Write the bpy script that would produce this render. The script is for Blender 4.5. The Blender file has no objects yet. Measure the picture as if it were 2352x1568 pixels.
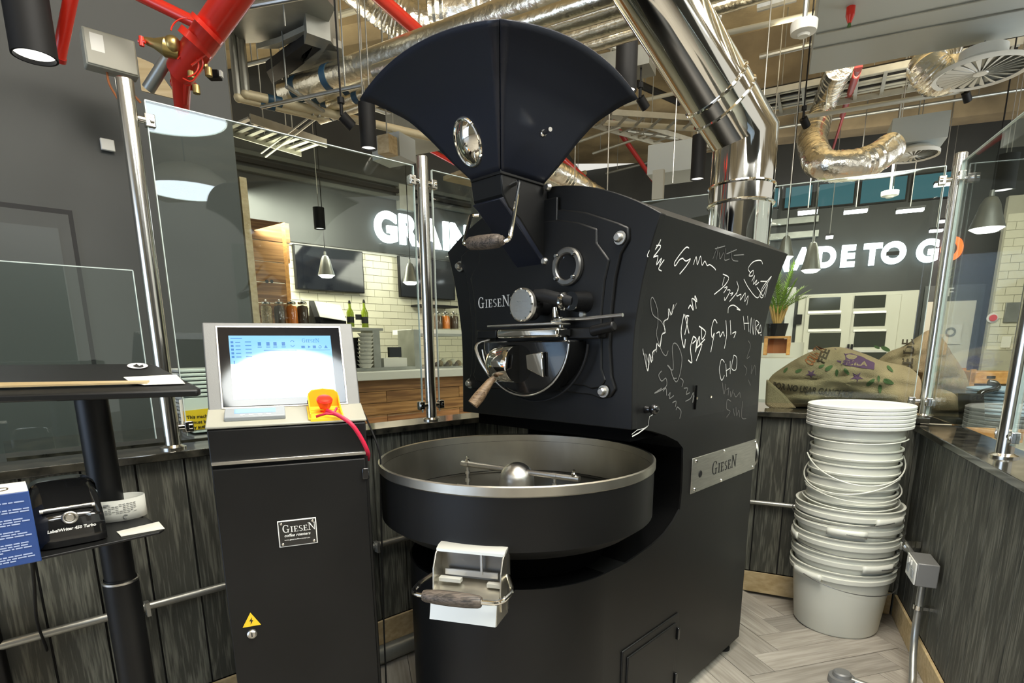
import bpy, math, random
from mathutils import Vector as V, Matrix, noise
from mathutils.bvhtree import BVHTree
random.seed(7)
PI = math.pi
C0 = bpy.context.scene.collection

# ---------------------------------------------------------------- camera, world, lights, exposure
CAMH = 1.4
FPX, PITCH, ROLL, PPY = 1288.64, .208909, -.00750857, 1070.0
sc = bpy.context.scene
fw = V((0, math.cos(PITCH), -math.sin(PITCH)))
up0 = V((0, math.sin(PITCH), math.cos(PITCH)))
x0_ = V((1, 0, 0))
CX = x0_*math.cos(ROLL) + up0*math.sin(ROLL)
CU = -x0_*math.sin(ROLL) + up0*math.cos(ROLL)
EYE = V((0, 0, CAMH))
cam = bpy.data.objects.new('camera', bpy.data.cameras.new('camera'))
C0.objects.link(cam)
m3 = Matrix((CX, CU, -fw)).transposed()
cam.matrix_world = Matrix.Translation(EYE) @ m3.to_4x4()
cam.data.sensor_fit = 'HORIZONTAL'
cam.data.sensor_width = 36
cam.data.lens = 36*FPX/2352
cam.data.shift_y = (PPY-784)/2352
cam.data.clip_start = .05
sc.camera = cam
sc.view_settings.view_transform = 'Standard'
sc.view_settings.look = 'None'
sc.view_settings.exposure = 0.9
sc.view_settings.gamma = 1
sc.view_settings.use_curve_mapping = False
w = bpy.data.worlds.new('world'); sc.world = w; w.use_nodes = True
w.node_tree.nodes['Background'].inputs[0].default_value = (.95, .93, .85, 1)
w.node_tree.nodes['Background'].inputs[1].default_value = .45

def area(name, loc, tgt, size, power, col=(1, .93, .8), sy=None):
    l = bpy.data.lights.new(name, 'AREA'); l.energy = power; l.color = col
    l.shape = 'RECTANGLE'; l.size = size; l.size_y = sy or size
    o = bpy.data.objects.new(name, l); C0.objects.link(o); o.location = loc
    o.rotation_euler = (V(tgt)-V(loc)).to_track_quat('-Z', 'Y').to_euler()
    return o
area('booth_light', (.4, .9, 4.3), (.3, 2.2, 0), 1.6, 100, (1, .95, .86))
area('side_light', (3.2, 1.0, 4.2), (1.6, 2.4, .5), 1.4, 70, (1, .95, .86))
area('kitchen_light', (-3.1, 7.3, 3.05), (-3.5, 8.9, .9), 3.0, 105, (1, .93, .78), 1.0)
area('ceiling_fill_rear', (-.5, -1.5, 2.9), (-.5, -1.499, 5.2), 2.4, 110, (1, .88, .64))  # added upward fill standing in for bounce on the ceiling
area('ceiling_fill_right', (3.2, 5.2, 3.95), (3.2, 5.201, 5.2), 2.0, 45, (1, .86, .6))  # added fill for the ceiling above the painted duct, no fitting there
area('ceiling_fill_hall', (6.0, 4.2, 2.3), (6.0, 4.201, 5.2), 2.0, 80, (.9, .96, 1))  # added low fill for the duct underside and ceiling at right
area('hopper_fill', (-4.6, -2.4, 1.5), (.2, 1.9, 1.9), 3.6, 75, (.55, .72, 1), 2.6)  # added cool fill for the hopper's front face, no known source
area('ceiling_fill_left', (-2.0, 5.6, 2.9), (-2.0, 5.601, 5.2), 1.6, 22, (1, .88, .64))  # added weak ceiling fill over the kitchen side
area('hall_light', (4.6, 7.0, 3.5), (4.6, 9.3, .9), 4.0, 125, (1, .93, .78), 1.5)

# ---------------------------------------------------------------- picture rays to real positions
def ray(a, b): return fw + CX*((a-1176)/FPX) + CU*((PPY-b)/FPX)
def hz(a, b, z):
    d = ray(a, b); return EYE + d*((z-CAMH)/d.z)
def hp(a, b, pt, yaw):
    t = math.radians(yaw); n = V((math.cos(t), -math.sin(t), 0)); d = ray(a, b)
    return EYE + d*(n.dot(V(pt)-EYE)/n.dot(d))
def yd(yaw):
    t = math.radians(yaw); return V((math.sin(t), math.cos(t), 0))
def yn(yaw):
    t = math.radians(yaw); return V((math.cos(t), -math.sin(t), 0))
Z = V((0, 0, 1))
YA, YB, YC, YS = 47.47, -63.73, 23.78, 44.02
dA, dB, dC = yd(YA), yd(YB), yd(YC)
oA, oB, oC = -yn(YA), yn(YB), yn(YC)          # outward normals of the dwarf walls
PA, PB, PC = hz(910, 1464, 0), hz(1770, 1363, 0), hz(2088, 1485, 0)
sd, sn = yd(YS), yn(YS)                       # roaster: depth, right
TC = V((.0164, 1.8806, 0))                    # tray axis
def L(u, v, z): return TC + sn*u + sd*v + Z*z
def inter(p, d, q, e):
    den = d.x*e.y - d.y*e.x
    s = ((q.x-p.x)*e.y - (q.y-p.y)*e.x)/den
    return V((p.x+s*d.x, p.y+s*d.y, 0))
KAB = inter(PA, dA, PB, dB); KBC = inter(PB, dB, PC, dC)

# ---------------------------------------------------------------- materials
def mat(name, col, rough=.5, metal=0, var=0, vs=8, bump=0, bs=40, emit=None, es=1, stretch=(1, 1, 1), col2=None, alpha=None, spec=.5, coat=0, rv=0, detail=4):
    m = bpy.data.materials.new(name); m.use_nodes = True
    nt = m.node_tree; N = nt.nodes; b = N['Principled BSDF']
    b.inputs['Base Color'].default_value = (*col, 1)
    b.inputs['Roughness'].default_value = rough
    b.inputs['Metallic'].default_value = metal
    b.inputs['Specular IOR Level'].default_value = spec
    b.inputs['Coat Weight'].default_value = coat
    if emit:
        b.inputs['Emission Color'].default_value = (*emit, 1)
        b.inputs['Emission Strength'].default_value = es
    if var or bump or rv:
        tc = N.new('ShaderNodeTexCoord'); mp = N.new('ShaderNodeMapping')
        mp.inputs['Scale'].default_value = stretch
        oi = N.new('ShaderNodeObjectInfo'); ad = N.new('ShaderNodeVectorMath'); ad.operation = 'ADD'
        mu = N.new('ShaderNodeMath'); mu.operation = 'MULTIPLY'; mu.inputs[1].default_value = 17
        nt.links.new(oi.outputs['Random'], mu.inputs[0])
        nt.links.new(tc.outputs['Object'], ad.inputs[0]); nt.links.new(mu.outputs[0], ad.inputs[1])
        nt.links.new(ad.outputs[0], mp.inputs[0])
        if var or rv:
            nz = N.new('ShaderNodeTexNoise'); nz.inputs['Scale'].default_value = vs; nz.inputs['Detail'].default_value = detail
            nt.links.new(mp.outputs[0], nz.inputs['Vector'])
            rp = N.new('ShaderNodeValToRGB'); nt.links.new(nz.outputs[0], rp.inputs[0])
            c2 = col2 or tuple(max(0, c*(1-var)) for c in col)
            rp.color_ramp.elements[0].position = .35; rp.color_ramp.elements[1].position = .65
            rp.color_ramp.elements[0].color = (*c2, 1); rp.color_ramp.elements[1].color = (*col, 1)
            if var: nt.links.new(rp.outputs[0], b.inputs['Base Color'])
            if rv:
                mr = N.new('ShaderNodeMapRange'); mr.inputs['To Min'].default_value = rough-rv; mr.inputs['To Max'].default_value = rough+rv
                nt.links.new(nz.outputs[0], mr.inputs[0]); nt.links.new(mr.outputs[0], b.inputs['Roughness'])
        if bump:
            n2 = N.new('ShaderNodeTexNoise'); n2.inputs['Scale'].default_value = bs; n2.inputs['Detail'].default_value = 3
            nt.links.new(mp.outputs[0], n2.inputs['Vector'])
            bp = N.new('ShaderNodeBump'); bp.inputs['Strength'].default_value = bump; bp.inputs['Distance'].default_value = .01
            nt.links.new(n2.outputs[0], bp.inputs['Height']); nt.links.new(bp.outputs[0], b.inputs['Normal'])
    return m

def wood(name, dark, light, scale=1, rough=.5, bump=.25, contrast=(.45, .62), axis=2):
    """grain with cathedral figure, long along the local axis"""
    m = bpy.data.materials.new(name); m.use_nodes = True
    nt = m.node_tree; N = nt.nodes; b = N['Principled BSDF']; b.inputs['Roughness'].default_value = rough
    tc = N.new('ShaderNodeTexCoord'); oi = N.new('ShaderNodeObjectInfo')
    mu = N.new('ShaderNodeMath'); mu.operation = 'MULTIPLY'; mu.inputs[1].default_value = 23
    nt.links.new(oi.outputs['Random'], mu.inputs[0])
    ad = N.new('ShaderNodeVectorMath'); ad.operation = 'ADD'
    nt.links.new(tc.outputs['Object'], ad.inputs[0]); nt.links.new(mu.outputs[0], ad.inputs[1])
    mp = N.new('ShaderNodeMapping'); s = [6*scale]*3; s[axis] = .9*scale; mp.inputs['Scale'].default_value = s
    nt.links.new(ad.outputs[0], mp.inputs[0])
    n1 = N.new('ShaderNodeTexNoise'); n1.inputs['Scale'].default_value = 1.2; n1.inputs['Detail'].default_value = 2; n1.inputs['Distortion'].default_value = .6
    nt.links.new(mp.outputs[0], n1.inputs['Vector'])
    m1 = N.new('ShaderNodeMath'); m1.operation = 'MULTIPLY'; m1.inputs[1].default_value = 26
    nt.links.new(n1.outputs[0], m1.inputs[0])
    m2 = N.new('ShaderNodeMath'); m2.operation = 'SINE'; nt.links.new(m1.outputs[0], m2.inputs[0])
    mp2 = N.new('ShaderNodeMapping'); s2 = [90*scale]*3; s2[axis] = 5*scale; mp2.inputs['Scale'].default_value = s2
    nt.links.new(ad.outputs[0], mp2.inputs[0])
    n3 = N.new('ShaderNodeTexNoise'); n3.inputs['Scale'].default_value = 1; n3.inputs['Detail'].default_value = 3
    nt.links.new(mp2.outputs[0], n3.inputs['Vector'])
    m4 = N.new('ShaderNodeMath'); m4.operation = 'MULTIPLY_ADD'; m4.inputs[1].default_value = .1; nt.links.new(m2.outputs[0], m4.inputs[0]); nt.links.new(n3.outputs[0], m4.inputs[2])
    rp = N.new('ShaderNodeValToRGB'); nt.links.new(m4.outputs[0], rp.inputs[0])
    rp.color_ramp.elements[0].position = contrast[0]; rp.color_ramp.elements[1].position = contrast[1]
    rp.color_ramp.elements[0].color = (*dark, 1); rp.color_ramp.elements[1].color = (*light, 1)
    hs = N.new('ShaderNodeHueSaturation'); mr = N.new('ShaderNodeMapRange')
    mr.inputs['To Min'].default_value = .8; mr.inputs['To Max'].default_value = 1.2
    nt.links.new(oi.outputs['Random'], mr.inputs[0]); nt.links.new(mr.outputs[0], hs.inputs['Value'])
    nt.links.new(rp.outputs[0], hs.inputs['Color']); nt.links.new(hs.outputs[0], b.inputs['Base Color'])
    bp = N.new('ShaderNodeBump'); bp.inputs['Strength'].default_value = bump; bp.inputs['Distance'].default_value = .004
    nt.links.new(m4.outputs[0], bp.inputs['Height']); nt.links.new(bp.outputs[0], b.inputs['Normal'])
    return m

def glassmat(name, tint=(.9, .95, .93), rough=0., ior=1.5):
    m = bpy.data.materials.new(name); m.use_nodes = True
    nt = m.node_tree; N = nt.nodes; N.remove(N['Principled BSDF'])
    t = N.new('ShaderNodeBsdfTransparent'); t.inputs[0].default_value = (*tint, 1)
    g = N.new('ShaderNodeBsdfGlossy'); g.inputs['Roughness'].default_value = rough
    f = N.new('ShaderNodeFresnel'); ge = N.new('ShaderNodeNewGeometry'); mi = N.new('ShaderNodeMapRange')
    mi.inputs['To Min'].default_value = ior; mi.inputs['To Max'].default_value = 1/ior
    nt.links.new(ge.outputs['Backfacing'], mi.inputs[0]); nt.links.new(mi.outputs[0], f.inputs[0])
    x = N.new('ShaderNodeMixShader')
    nt.links.new(f.outputs[0], x.inputs[0]); nt.links.new(t.outputs[0], x.inputs[1]); nt.links.new(g.outputs[0], x.inputs[2])
    nt.links.new(x.outputs[0], N['Material Output'].inputs[0])
    return m

M = dict(
 black=mat('black_powder_coat', (.008, .008, .0076), .42, var=.35, vs=3, bump=.025, bs=500, spec=.3),
 hopper=mat('hopper_blue_sheen_coat', (.012, .0145, .024), .38, bump=.08, bs=600, spec=.4),  # blue in the base colour carries the cool lamp sheen
 blackgloss=mat('black_gloss', (.008, .008, .008), .12, coat=.5),
 recess=mat('recess_shade_black', (.0015, .0015, .0015), .8, spec=.05),  # near black: the shade in the hollows is put into the colour
 rubber=mat('black_rubber', (.008, .008, .008), .6, spec=.25),
 steel=mat('brushed_steel', (.62, .6, .55), .3, 1, bump=.15, bs=60, stretch=(1, 1, 20), rv=.06, vs=20),
 traysteel=mat('worn_tray_steel', (.72, .69, .6), .34, 1, var=.25, vs=6, rv=.08, stretch=(1, 1, .4)),
 perf=mat('perforated_floor_steel', (.2, .19, .165), .42, .9, var=.3, vs=4),
 chrome=mat('chrome', (.8, .78, .72), .06, 1),
 flue=mat('polished_flue_steel', (.78, .76, .7), .07, 1, bump=.03, bs=3),
 post=mat('satin_post_steel', (.66, .64, .58), .2, 1),
 darksteel=mat('dark_steel', (.22, .215, .2), .35, .9),
 plate=mat('brushed_name_plate', (.6, .59, .54), .38, 1, var=.15, vs=14, stretch=(1, 1, 12)),
 silver=mat('silver_paint', (.2, .2, .19), .45, .3, bump=.06, bs=500),
 beige=mat('beige_panel', (.36, .352, .285), .45),
 lightgrey=mat('light_grey_plastic', (.3, .32, .33), .4),
 darkwood=wood('charcoal_oak', (.052, .053, .041), (.15, .15, .118), 1.7, .6, .3, (.46, .7)),
 floorwood=wood('pale_grey_oak', (.25, .225, .185), (.37, .34, .29), 1, .45, .08, (.3, .7), 0),
 pine=wood('pale_pine', (.42, .31, .15), (.56, .44, .25), .6, .55, .05, (.3, .7), 0),
 warmwood=wood('warm_oak_boards', (.20, .085, .022), (.46, .235, .08), .35, .5, .1, (.35, .65), 0),
 crate=wood('orange_crate_wood', (.5, .22, .05), (.7, .36, .1), .6, .5, .05, (.3, .7), 0),
 outletsteel=mat('lamp_glare_steel', (.62, .61, .54), .42, .5),  # steel lightened so its colour carries the overhead lamp's reflection
 wrap=mat('pale_pipe_wrap', (.66, .58, .38), .5, .2, bump=.3, bs=30),
 grip=wood('worn_handle_wood', (.03, .024, .018), (.14, .11, .085), 4, .5, .3, (.35, .65), 0),
 lightgrip=wood('light_handle_wood', (.12, .07, .035), (.34, .23, .13), 4, .5, .2, (.35, .65), 0),
 ledge=mat('polished_dark_stone', (.012, .012, .010), .1, var=.5, vs=18, spec=.5, detail=8, col2=(.05, .047, .035)),
 greywall=mat('charcoal_wall_paint', (.056, .06, .055), .55, var=.1, vs=1.5),
 darkwall=mat('dark_bulkhead_paint', (.036, .039, .037), .5, var=.35, vs=1.2),
 doorpaint=mat('grey_door_paint', (.068, .075, .069), .35),
 blackline=mat('shadow_gap', (.006, .006, .006), .6),
 concrete=mat('warm_concrete', (.42, .33, .185), .8, var=.55, vs=1.5, bump=.3, bs=14, detail=9),
 concrete2=mat('dark_concrete', (.22, .17, .095), .85, var=.5, vs=1.5, bump=.3, bs=14, detail=9),
 galv=mat('galvanised_duct', (.33, .34, .31), .38, .7, var=.2, vs=6),
 galvlight=mat('galvanised_tray', (.38, .38, .33), .42, .6, var=.15, vs=9),
 conduit=mat('galvanised_conduit', (.42, .42, .38), .35, .8, var=.15, vs=20),
 foil=mat('crinkled_foil', (.86, .83, .74), .24, 1, bump=1.0, bs=16, detail=6),
 foilsmooth=mat('foil_pipe_wrap', (.86, .8, .64), .28, 1, bump=.5, bs=26),
 panelgrey=mat('painted_grey_duct', (.44, .48, .47), .45, var=.05, vs=1),
 red=mat('red_pipe_paint', (.62, .025, .012), .3, coat=.2),
 darkred=mat('dark_red_paint', (.3, .015, .012), .35),
 blue=mat('blue_pipe_band', (.02, .07, .12), .5),
 white=mat('white_plastic', (.72, .72, .66), .4),
 tile=mat('cream_glazed_tile', (.68, .65, .5), .15, var=.08, vs=2),
 grout=mat('tile_grout', (.4, .38, .29), .8),
 bucket=mat('white_bucket_plastic', (.68, .68, .59), .38, var=.05, vs=3),
 lid=mat('white_lid_plastic', (.76, .76, .7), .38),
 wire=mat('steel_wire', (.25, .25, .23), .4, .9),
 brass=mat('brass', (.5, .38, .15), .35, .9),
 paper=mat('paper', (.78, .76, .66), .7),
 paperprint=mat('paper_print', (.25, .25, .23), .8),
 bluebox=mat('blue_carton', (.02, .055, .2), .45),
 boxtext=mat('carton_print', (.35, .42, .6), .6),
 yellow=mat('yellow_sticker', (.85, .55, .02), .5),
 orange=mat('translucent_orange_guard', (.95, .42, .02), .25, coat=.3),
 redbutton=mat('red_button', (.75, .03, .01), .3),
 lanyard=mat('red_lanyard', (.6, .01, .05), .5),
 ink=mat('black_ink', (.01, .01, .01), .6),
 inkbrown=mat('brown_ink', (.06, .04, .02), .8),
 purple=mat('purple_ink', (.09, .035, .09), .8),
 green=mat('green_ink', (.05, .1, .025), .8),
 rust=mat('orange_brown_ink', (.3, .1, .03), .8),
 burlap=mat('burlap', (.42, .31, .17), .9, var=.25, vs=7, bump=.8, bs=260),
 chalk=mat('chalk_pen', (.72, .72, .68), .6),
 chalkdim=mat('faded_pen', (.16, .16, .15), .6),
 signlit=mat('lit_sign_face', (.9, .95, 1), .4, emit=(.85, .95, 1), es=2.6),
 signorange=mat('lit_orange_sign_face', (.9, .15, .02), .4, emit=(1, .13, .01), es=1.3),
 signside=mat('sign_return', (.15, .17, .18), .5),
 lampglow=mat('lamp_diffuser', (1, 1, 1), .4, emit=(.8, .91, 1), es=9),
 spotglow=mat('spot_diffuser', (.9, .9, .85), .4, emit=(1, .97, .88), es=1.1),
 pendglow=mat('pendant_opening', (1, 1, 1), .4, emit=(1, .98, .9), es=4),
 stripglow=mat('strip_diffuser', (1, 1, 1), .4, emit=(.95, .97, 1), es=6),
 screen=mat('touch_screen_blue', (.05, .1, .15), .04, emit=(.16, .38, .62), es=.8),
 screenwhite=mat('touch_screen_white', (.3, .3, .3), .04, emit=(.45, .6, .7), es=.8),
 screendark=mat('touch_screen_ink', (.02, .04, .1), .04, emit=(.03, .12, .28), es=1),
 lcd=mat('lcd_display', (.12, .2, .32), .1, emit=(.25, .4, .62), es=.6),
 tealglass=mat('teal_window_glass', (.015, .05, .06), .08, emit=(.022, .06, .072), es=1),
 tv=mat('television_glass', (.006, .007, .01), .06),
 glass=glassmat('clear_glass'),
 glassedge=mat('glass_edge', (.5, .58, .55), .15),
 jarglass=glassmat('jar_glass', (.95, .95, .9)),
 palm=mat('palm_leaf', (.3, .5, .07), .45, var=.4, vs=20),
 palmtan=mat('dry_palm_stem', (.6, .38, .12), .6),
 amber=mat('orange_drink', (.75, .22, .03), .3),
 brown=mat('brown_contents', (.06, .035, .02), .5),
 grain=mat('grain_contents', (.4, .3, .15), .8, var=.5, vs=60),
 olive=mat('olive_oil_glass', (.2, .26, .02), .1),
 ovenwhite=mat('white_door_paint', (.72, .7, .58), .35),
 ovenglass=mat('dark_oven_glass', (.05, .055, .045), .1),
 bluestack=mat('pale_blue_plastic', (.45, .58, .68), .35),
)

# ---------------------------------------------------------------- mesh building
class MB:
    def __init__(s): s.v = []; s.f = []
    def add(s, vs, fs):
        n = len(s.v); s.v += [V(p) for p in vs]; s.f += [tuple(i+n for i in f) for f in fs]; return s
    def box(s, c, size, ax=None):
        ax = ax or (V((1, 0, 0)), V((0, 1, 0)), Z); c = V(c)
        a, b, d = ax[0]*size[0]/2, ax[1]*size[1]/2, ax[2]*size[2]/2
        vs = [c-a-b-d, c+a-b-d, c+a+b-d, c-a+b-d, c-a-b+d, c+a-b+d, c+a+b+d, c-a+b+d]
        return s.add(vs, [(3, 2, 1, 0), (4, 5, 6, 7), (0, 1, 5, 4), (1, 2, 6, 5), (2, 3, 7, 6), (3, 0, 4, 7)])
    def prism(s, pts, ext):
        pts = [V(p) for p in pts]; n = len(pts); ext = V(ext)
        vs = pts + [p+ext for p in pts]
        fs = [tuple(range(n))[::-1], tuple(range(n, 2*n))] + [(i, (i+1) % n, n+(i+1) % n, n+i) for i in range(n)]
        return s.add(vs, fs)
    def tube(s, pts, r, seg=12, closed=False, caps=True):
        pts = [V(p) for p in pts]; n = len(pts)
        rs = r if isinstance(r, (list, tuple)) else [r]*n
        vs = []; fs = []; ref = None
        for i, p in enumerate(pts):
            if closed: t = pts[(i+1) % n]-pts[i-1]
            else: t = pts[min(i+1, n-1)]-pts[max(i-1, 0)]
            t.normalize()
            if ref is None: ref = t.orthogonal().normalized()
            ref = (ref - t*ref.dot(t))
            ref = ref.normalized() if ref.length > 1e-6 else t.orthogonal().normalized()
            q = t.cross(ref)
            for k in range(seg):
                a = 2*PI*k/seg; vs.append(p + (ref*math.cos(a)+q*math.sin(a))*rs[i])
        m = n if closed else n-1
        for i in range(m):
            for k in range(seg):
                a, b = i*seg+k, i*seg+(k+1) % seg; j = ((i+1) % n)*seg
                fs.append((a, b, j+(k+1) % seg, j+k))
        if caps and not closed:
            fs.append(tuple(range(seg))[::-1]); fs.append(tuple(range((n-1)*seg, n*seg)))
        return s.add(vs, fs)
    def lathe(s, prof, c, ax=None, seg=32, close=False):
        """prof: (radius, height) pairs, about the axis ax through c"""
        ax = V(ax).normalized() if ax else Z; a = ax.orthogonal().normalized(); b = ax.cross(a); c = V(c)
        n = len(prof); vs = []; fs = []
        for (r, h) in prof:
            for k in range(seg):
                t = 2*PI*k/seg; vs.append(c+ax*h+(a*math.cos(t)+b*math.sin(t))*max(r, 1e-5))
        for i in range(n-1 if not close else n):
            for k in range(seg):
                j = (i+1) % n; fs.append((i*seg+k, i*seg+(k+1) % seg, j*seg+(k+1) % seg, j*seg+k))
        return s.add(vs, fs)
    def grid(s, fn, nu, nv, closeu=False):
        vs = [fn(i/nu, j/nv) for j in range(nv+1) for i in range(nu+1)]
        fs = [(j*(nu+1)+i, j*(nu+1)+i+1, (j+1)*(nu+1)+i+1, (j+1)*(nu+1)+i) for j in range(nv) for i in range(nu)]
        return s.add(vs, fs)
    def sphere(s, c, r, seg=16, sq=(1, 1, 1)):
        pr = [(math.sin(PI*i/seg*1.0), -math.cos(PI*i/seg)) for i in range(seg+1)]
        n0 = len(s.v); s.lathe(pr, (0, 0, 0), None, seg*2)
        for i in range(n0, len(s.v)):
            p = s.v[i]; s.v[i] = V(c)+V((p.x*r*sq[0], p.y*r*sq[1], p.z*r*sq[2]))
        return s
    def ribbon(s, pts, w, n):
        """flat ribbon along pts lying in a surface with normals n (vector or list)"""
        pts = [V(p) for p in pts]; vs = []; fs = []
        for i, p in enumerate(pts):
            t = (pts[min(i+1, len(pts)-1)]-pts[max(i-1, 0)]).normalized()
            nn = n[i] if isinstance(n, list) else n
            q = t.cross(nn).normalized()*w/2; vs += [p-q, p+q]
        for i in range(len(pts)-1): fs.append((2*i, 2*i+2, 2*i+3, 2*i+1))
        return s.add(vs, fs)
    def build(s, name, m, parent=None, smooth=35, bevel=0, label=None, cat=None, group=None, kind=None):
        me = bpy.data.meshes.new(name)
        org = V((0, 0, 0))
        if parent is not None:
            p = parent
            while p is not None: org = org + p.location; p = p.parent
        else:
            lo = V([min(v[i] for v in s.v) for i in range(3)]); hi = V([max(v[i] for v in s.v) for i in range(3)])
            org = V(((lo.x+hi.x)/2, (lo.y+hi.y)/2, lo.z))
        me.from_pydata([v-org for v in s.v], [], s.f); me.validate(); me.update()
        if smooth:
            me.shade_smooth(); me.set_sharp_from_angle(angle=math.radians(smooth))
        ms = m if isinstance(m, bpy.types.Material) else M[m]
        me.materials.append(ms)
        o = bpy.data.objects.new(name, me); C0.objects.link(o)
        if parent is not None: o.parent = parent
        else: o.location = org
        if bevel:
            b = o.modifiers.new('bevel', 'BEVEL'); b.width = bevel; b.segments = 2; b.limit_method = 'ANGLE'; b.angle_limit = math.radians(40)
        tag(o, label, cat, group, kind)
        return o
def tag(o, label=None, cat=None, group=None, kind=None):
    if label: o['label'] = label
    if cat: o['category'] = cat
    if group: o['group'] = group
    if kind: o['kind'] = kind
    return o
def thing(name, label, cat, loc=(0, 0, 0), group=None):
    o = bpy.data.objects.new(name, None); C0.objects.link(o); o.location = loc; o.empty_display_size = .05
    return tag(o, label, cat, group)
def dup(root, d, label=None, group=None):
    """copy a thing with parts and sub-parts, moved by d"""
    r = root.copy(); C0.objects.link(r); r.location = root.location+V(d)
    if label: r['label'] = label
    if group: r['group'] = group
    for ch in list(root.children):
        c = ch.copy(); C0.objects.link(c); c.parent = r
        for g in list(ch.children):
            e = g.copy(); C0.objects.link(e); e.parent = c
    return r
def obx(name, c, size, d, m, parent=None, **k):
    """box with its own rotation about z, so that the grain follows its length"""
    me = bpy.data.meshes.new(name); mb = MB().box((0, 0, 0), size); me.from_pydata(mb.v, [], mb.f); me.materials.append(M[m])
    o = bpy.data.objects.new(name, me); C0.objects.link(o); c = V(c)
    if parent is not None: o.parent = parent; c = c-parent.location
    o.location = c; o.rotation_euler = (0, 0, math.atan2(d.y, d.x)); return tag(o, **k)
def bx(name, c, size, m, parent=None, ax=None, **k): return MB().box(c, size, ax).build(name, m, parent, **k)
def tb(name, pts, r, m, parent=None, seg=12, **k): return MB().tube(pts, r, seg).build(name, m, parent, **k)
def arc(c, a, b, r, t0, t1, n=12): return [V(c)+V(a)*r*math.cos(t0+(t1-t0)*i/n)+V(b)*r*math.sin(t0+(t1-t0)*i/n) for i in range(n+1)]
def bend(pts, r=.05, n=5):
    """round the corners of a polyline"""
    pts = [V(p) for p in pts]; out = [pts[0]]
    for i in range(1, len(pts)-1):
        a, b, c = pts[i-1], pts[i], pts[i+1]
        d1 = (a-b); d2 = (c-b); k = min(r, d1.length*.45, d2.length*.45); p = b+d1.normalized()*k; q = b+d2.normalized()*k
        for j in range(n+1):
            t = j/n; out.append(p*(1-t)**2 + b*2*t*(1-t) + q*t*t)
    return out+[pts[-1]]
def textmesh(body, o, X, Y, size, ext=.001, off=0, align='LEFT', sx=1, shear=0):
    cu = bpy.data.curves.new('txt', 'FONT'); cu.body = body; cu.size = size; cu.extrude = ext; cu.offset = off; cu.align_x = align
    cu.shear = shear; cu.resolution_u = 8 if size >= 1 else 3
    ob = bpy.data.objects.new('txt', cu); C0.objects.link(ob); bpy.context.view_layer.update()
    me = bpy.data.meshes.new_from_object(ob.evaluated_get(bpy.context.evaluated_depsgraph_get()))
    X = V(X).normalized(); Y = V(Y).normalized(); N_ = X.cross(Y)
    mb = MB().add([V(o)+X*p.co.x*sx+Y*p.co.y+N_*p.co.z for p in me.vertices], [tuple(p.vertices) for p in me.polygons])
    bpy.data.objects.remove(ob); bpy.data.curves.remove(cu); bpy.data.meshes.remove(me)
    return mb

# serif capitals for the maker's name, strokes as quads in a unit cell (x, y up)
def serif(word, o, X, Y, size, n, th=.0006, gap=.12):
    X = V(X).normalized(); Y = V(Y).normalized(); n = V(n).normalized(); mb = MB(); x = 0
    def q(pts, k=0):
        mb.prism([V(o)+X*(x+p[0]*h)+Y*p[1]*h for p in pts], n*th)
    def r(a, b, c, d): q([(a, b), (c, b), (c, d), (a, d)])
    def ar(cx, cy, rx, ry, t0, t1, w0, w1):
        N_ = 14
        for i in range(N_):
            a, b = t0+(t1-t0)*i/N_, t0+(t1-t0)*(i+1)/N_
            wa = w0+(w1-w0)*abs(math.cos(a)); wb = w0+(w1-w0)*abs(math.cos(b))
            q([(cx+(rx-wa)*math.cos(a), cy+(ry-w0)*math.sin(a)), (cx+rx*math.cos(a), cy+ry*math.sin(a)), (cx+rx*math.cos(b), cy+ry*math.sin(b)), (cx+(rx-wb)*math.cos(b), cy+(ry-w0)*math.sin(b))])
    for i, ch in enumerate(word):
        h = size if i == 0 or i == len(word)-1 else size*.74
        if ch == 'G':
            ar(.42, .5, .4, .52, .25*PI, 1.8*PI, .06, .15); r(.62, .0, .74, .42); r(.5, .4, .86, .46); r(.66, .72, .71, .95); wd = .88
        elif ch == 'I': r(.14, 0, .3, 1); r(.03, 0, .41, .06); r(.03, .94, .41, 1); wd = .46
        elif ch == 'E':
            r(.12, 0, .28, 1); r(.02, 0, .7, .06); r(.02, .94, .66, 1); r(.28, .47, .52, .53); r(.64, 0, .7, .24); r(.6, .76, .66, 1); r(.5, .38, .54, .62); wd = .74
        elif ch == 'S':
            ar(.34, .74, .28, .27, .2*PI, 1.5*PI, .06, .13); ar(.34, .26, .3, .27, -.8*PI, .5*PI, .06, .14); wd = .66
        elif ch == 'N':
            r(.12, 0, .18, 1); r(.76, 0, .82, 1); q([(.08, 1), (.26, 1), (.84, 0), (.76, 0)]); r(0, 0, .32, .05); r(.62, .95, .96, 1); r(0, .95, .16, 1); wd = .96
        x += (wd+gap)*h
    return mb, x
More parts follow.
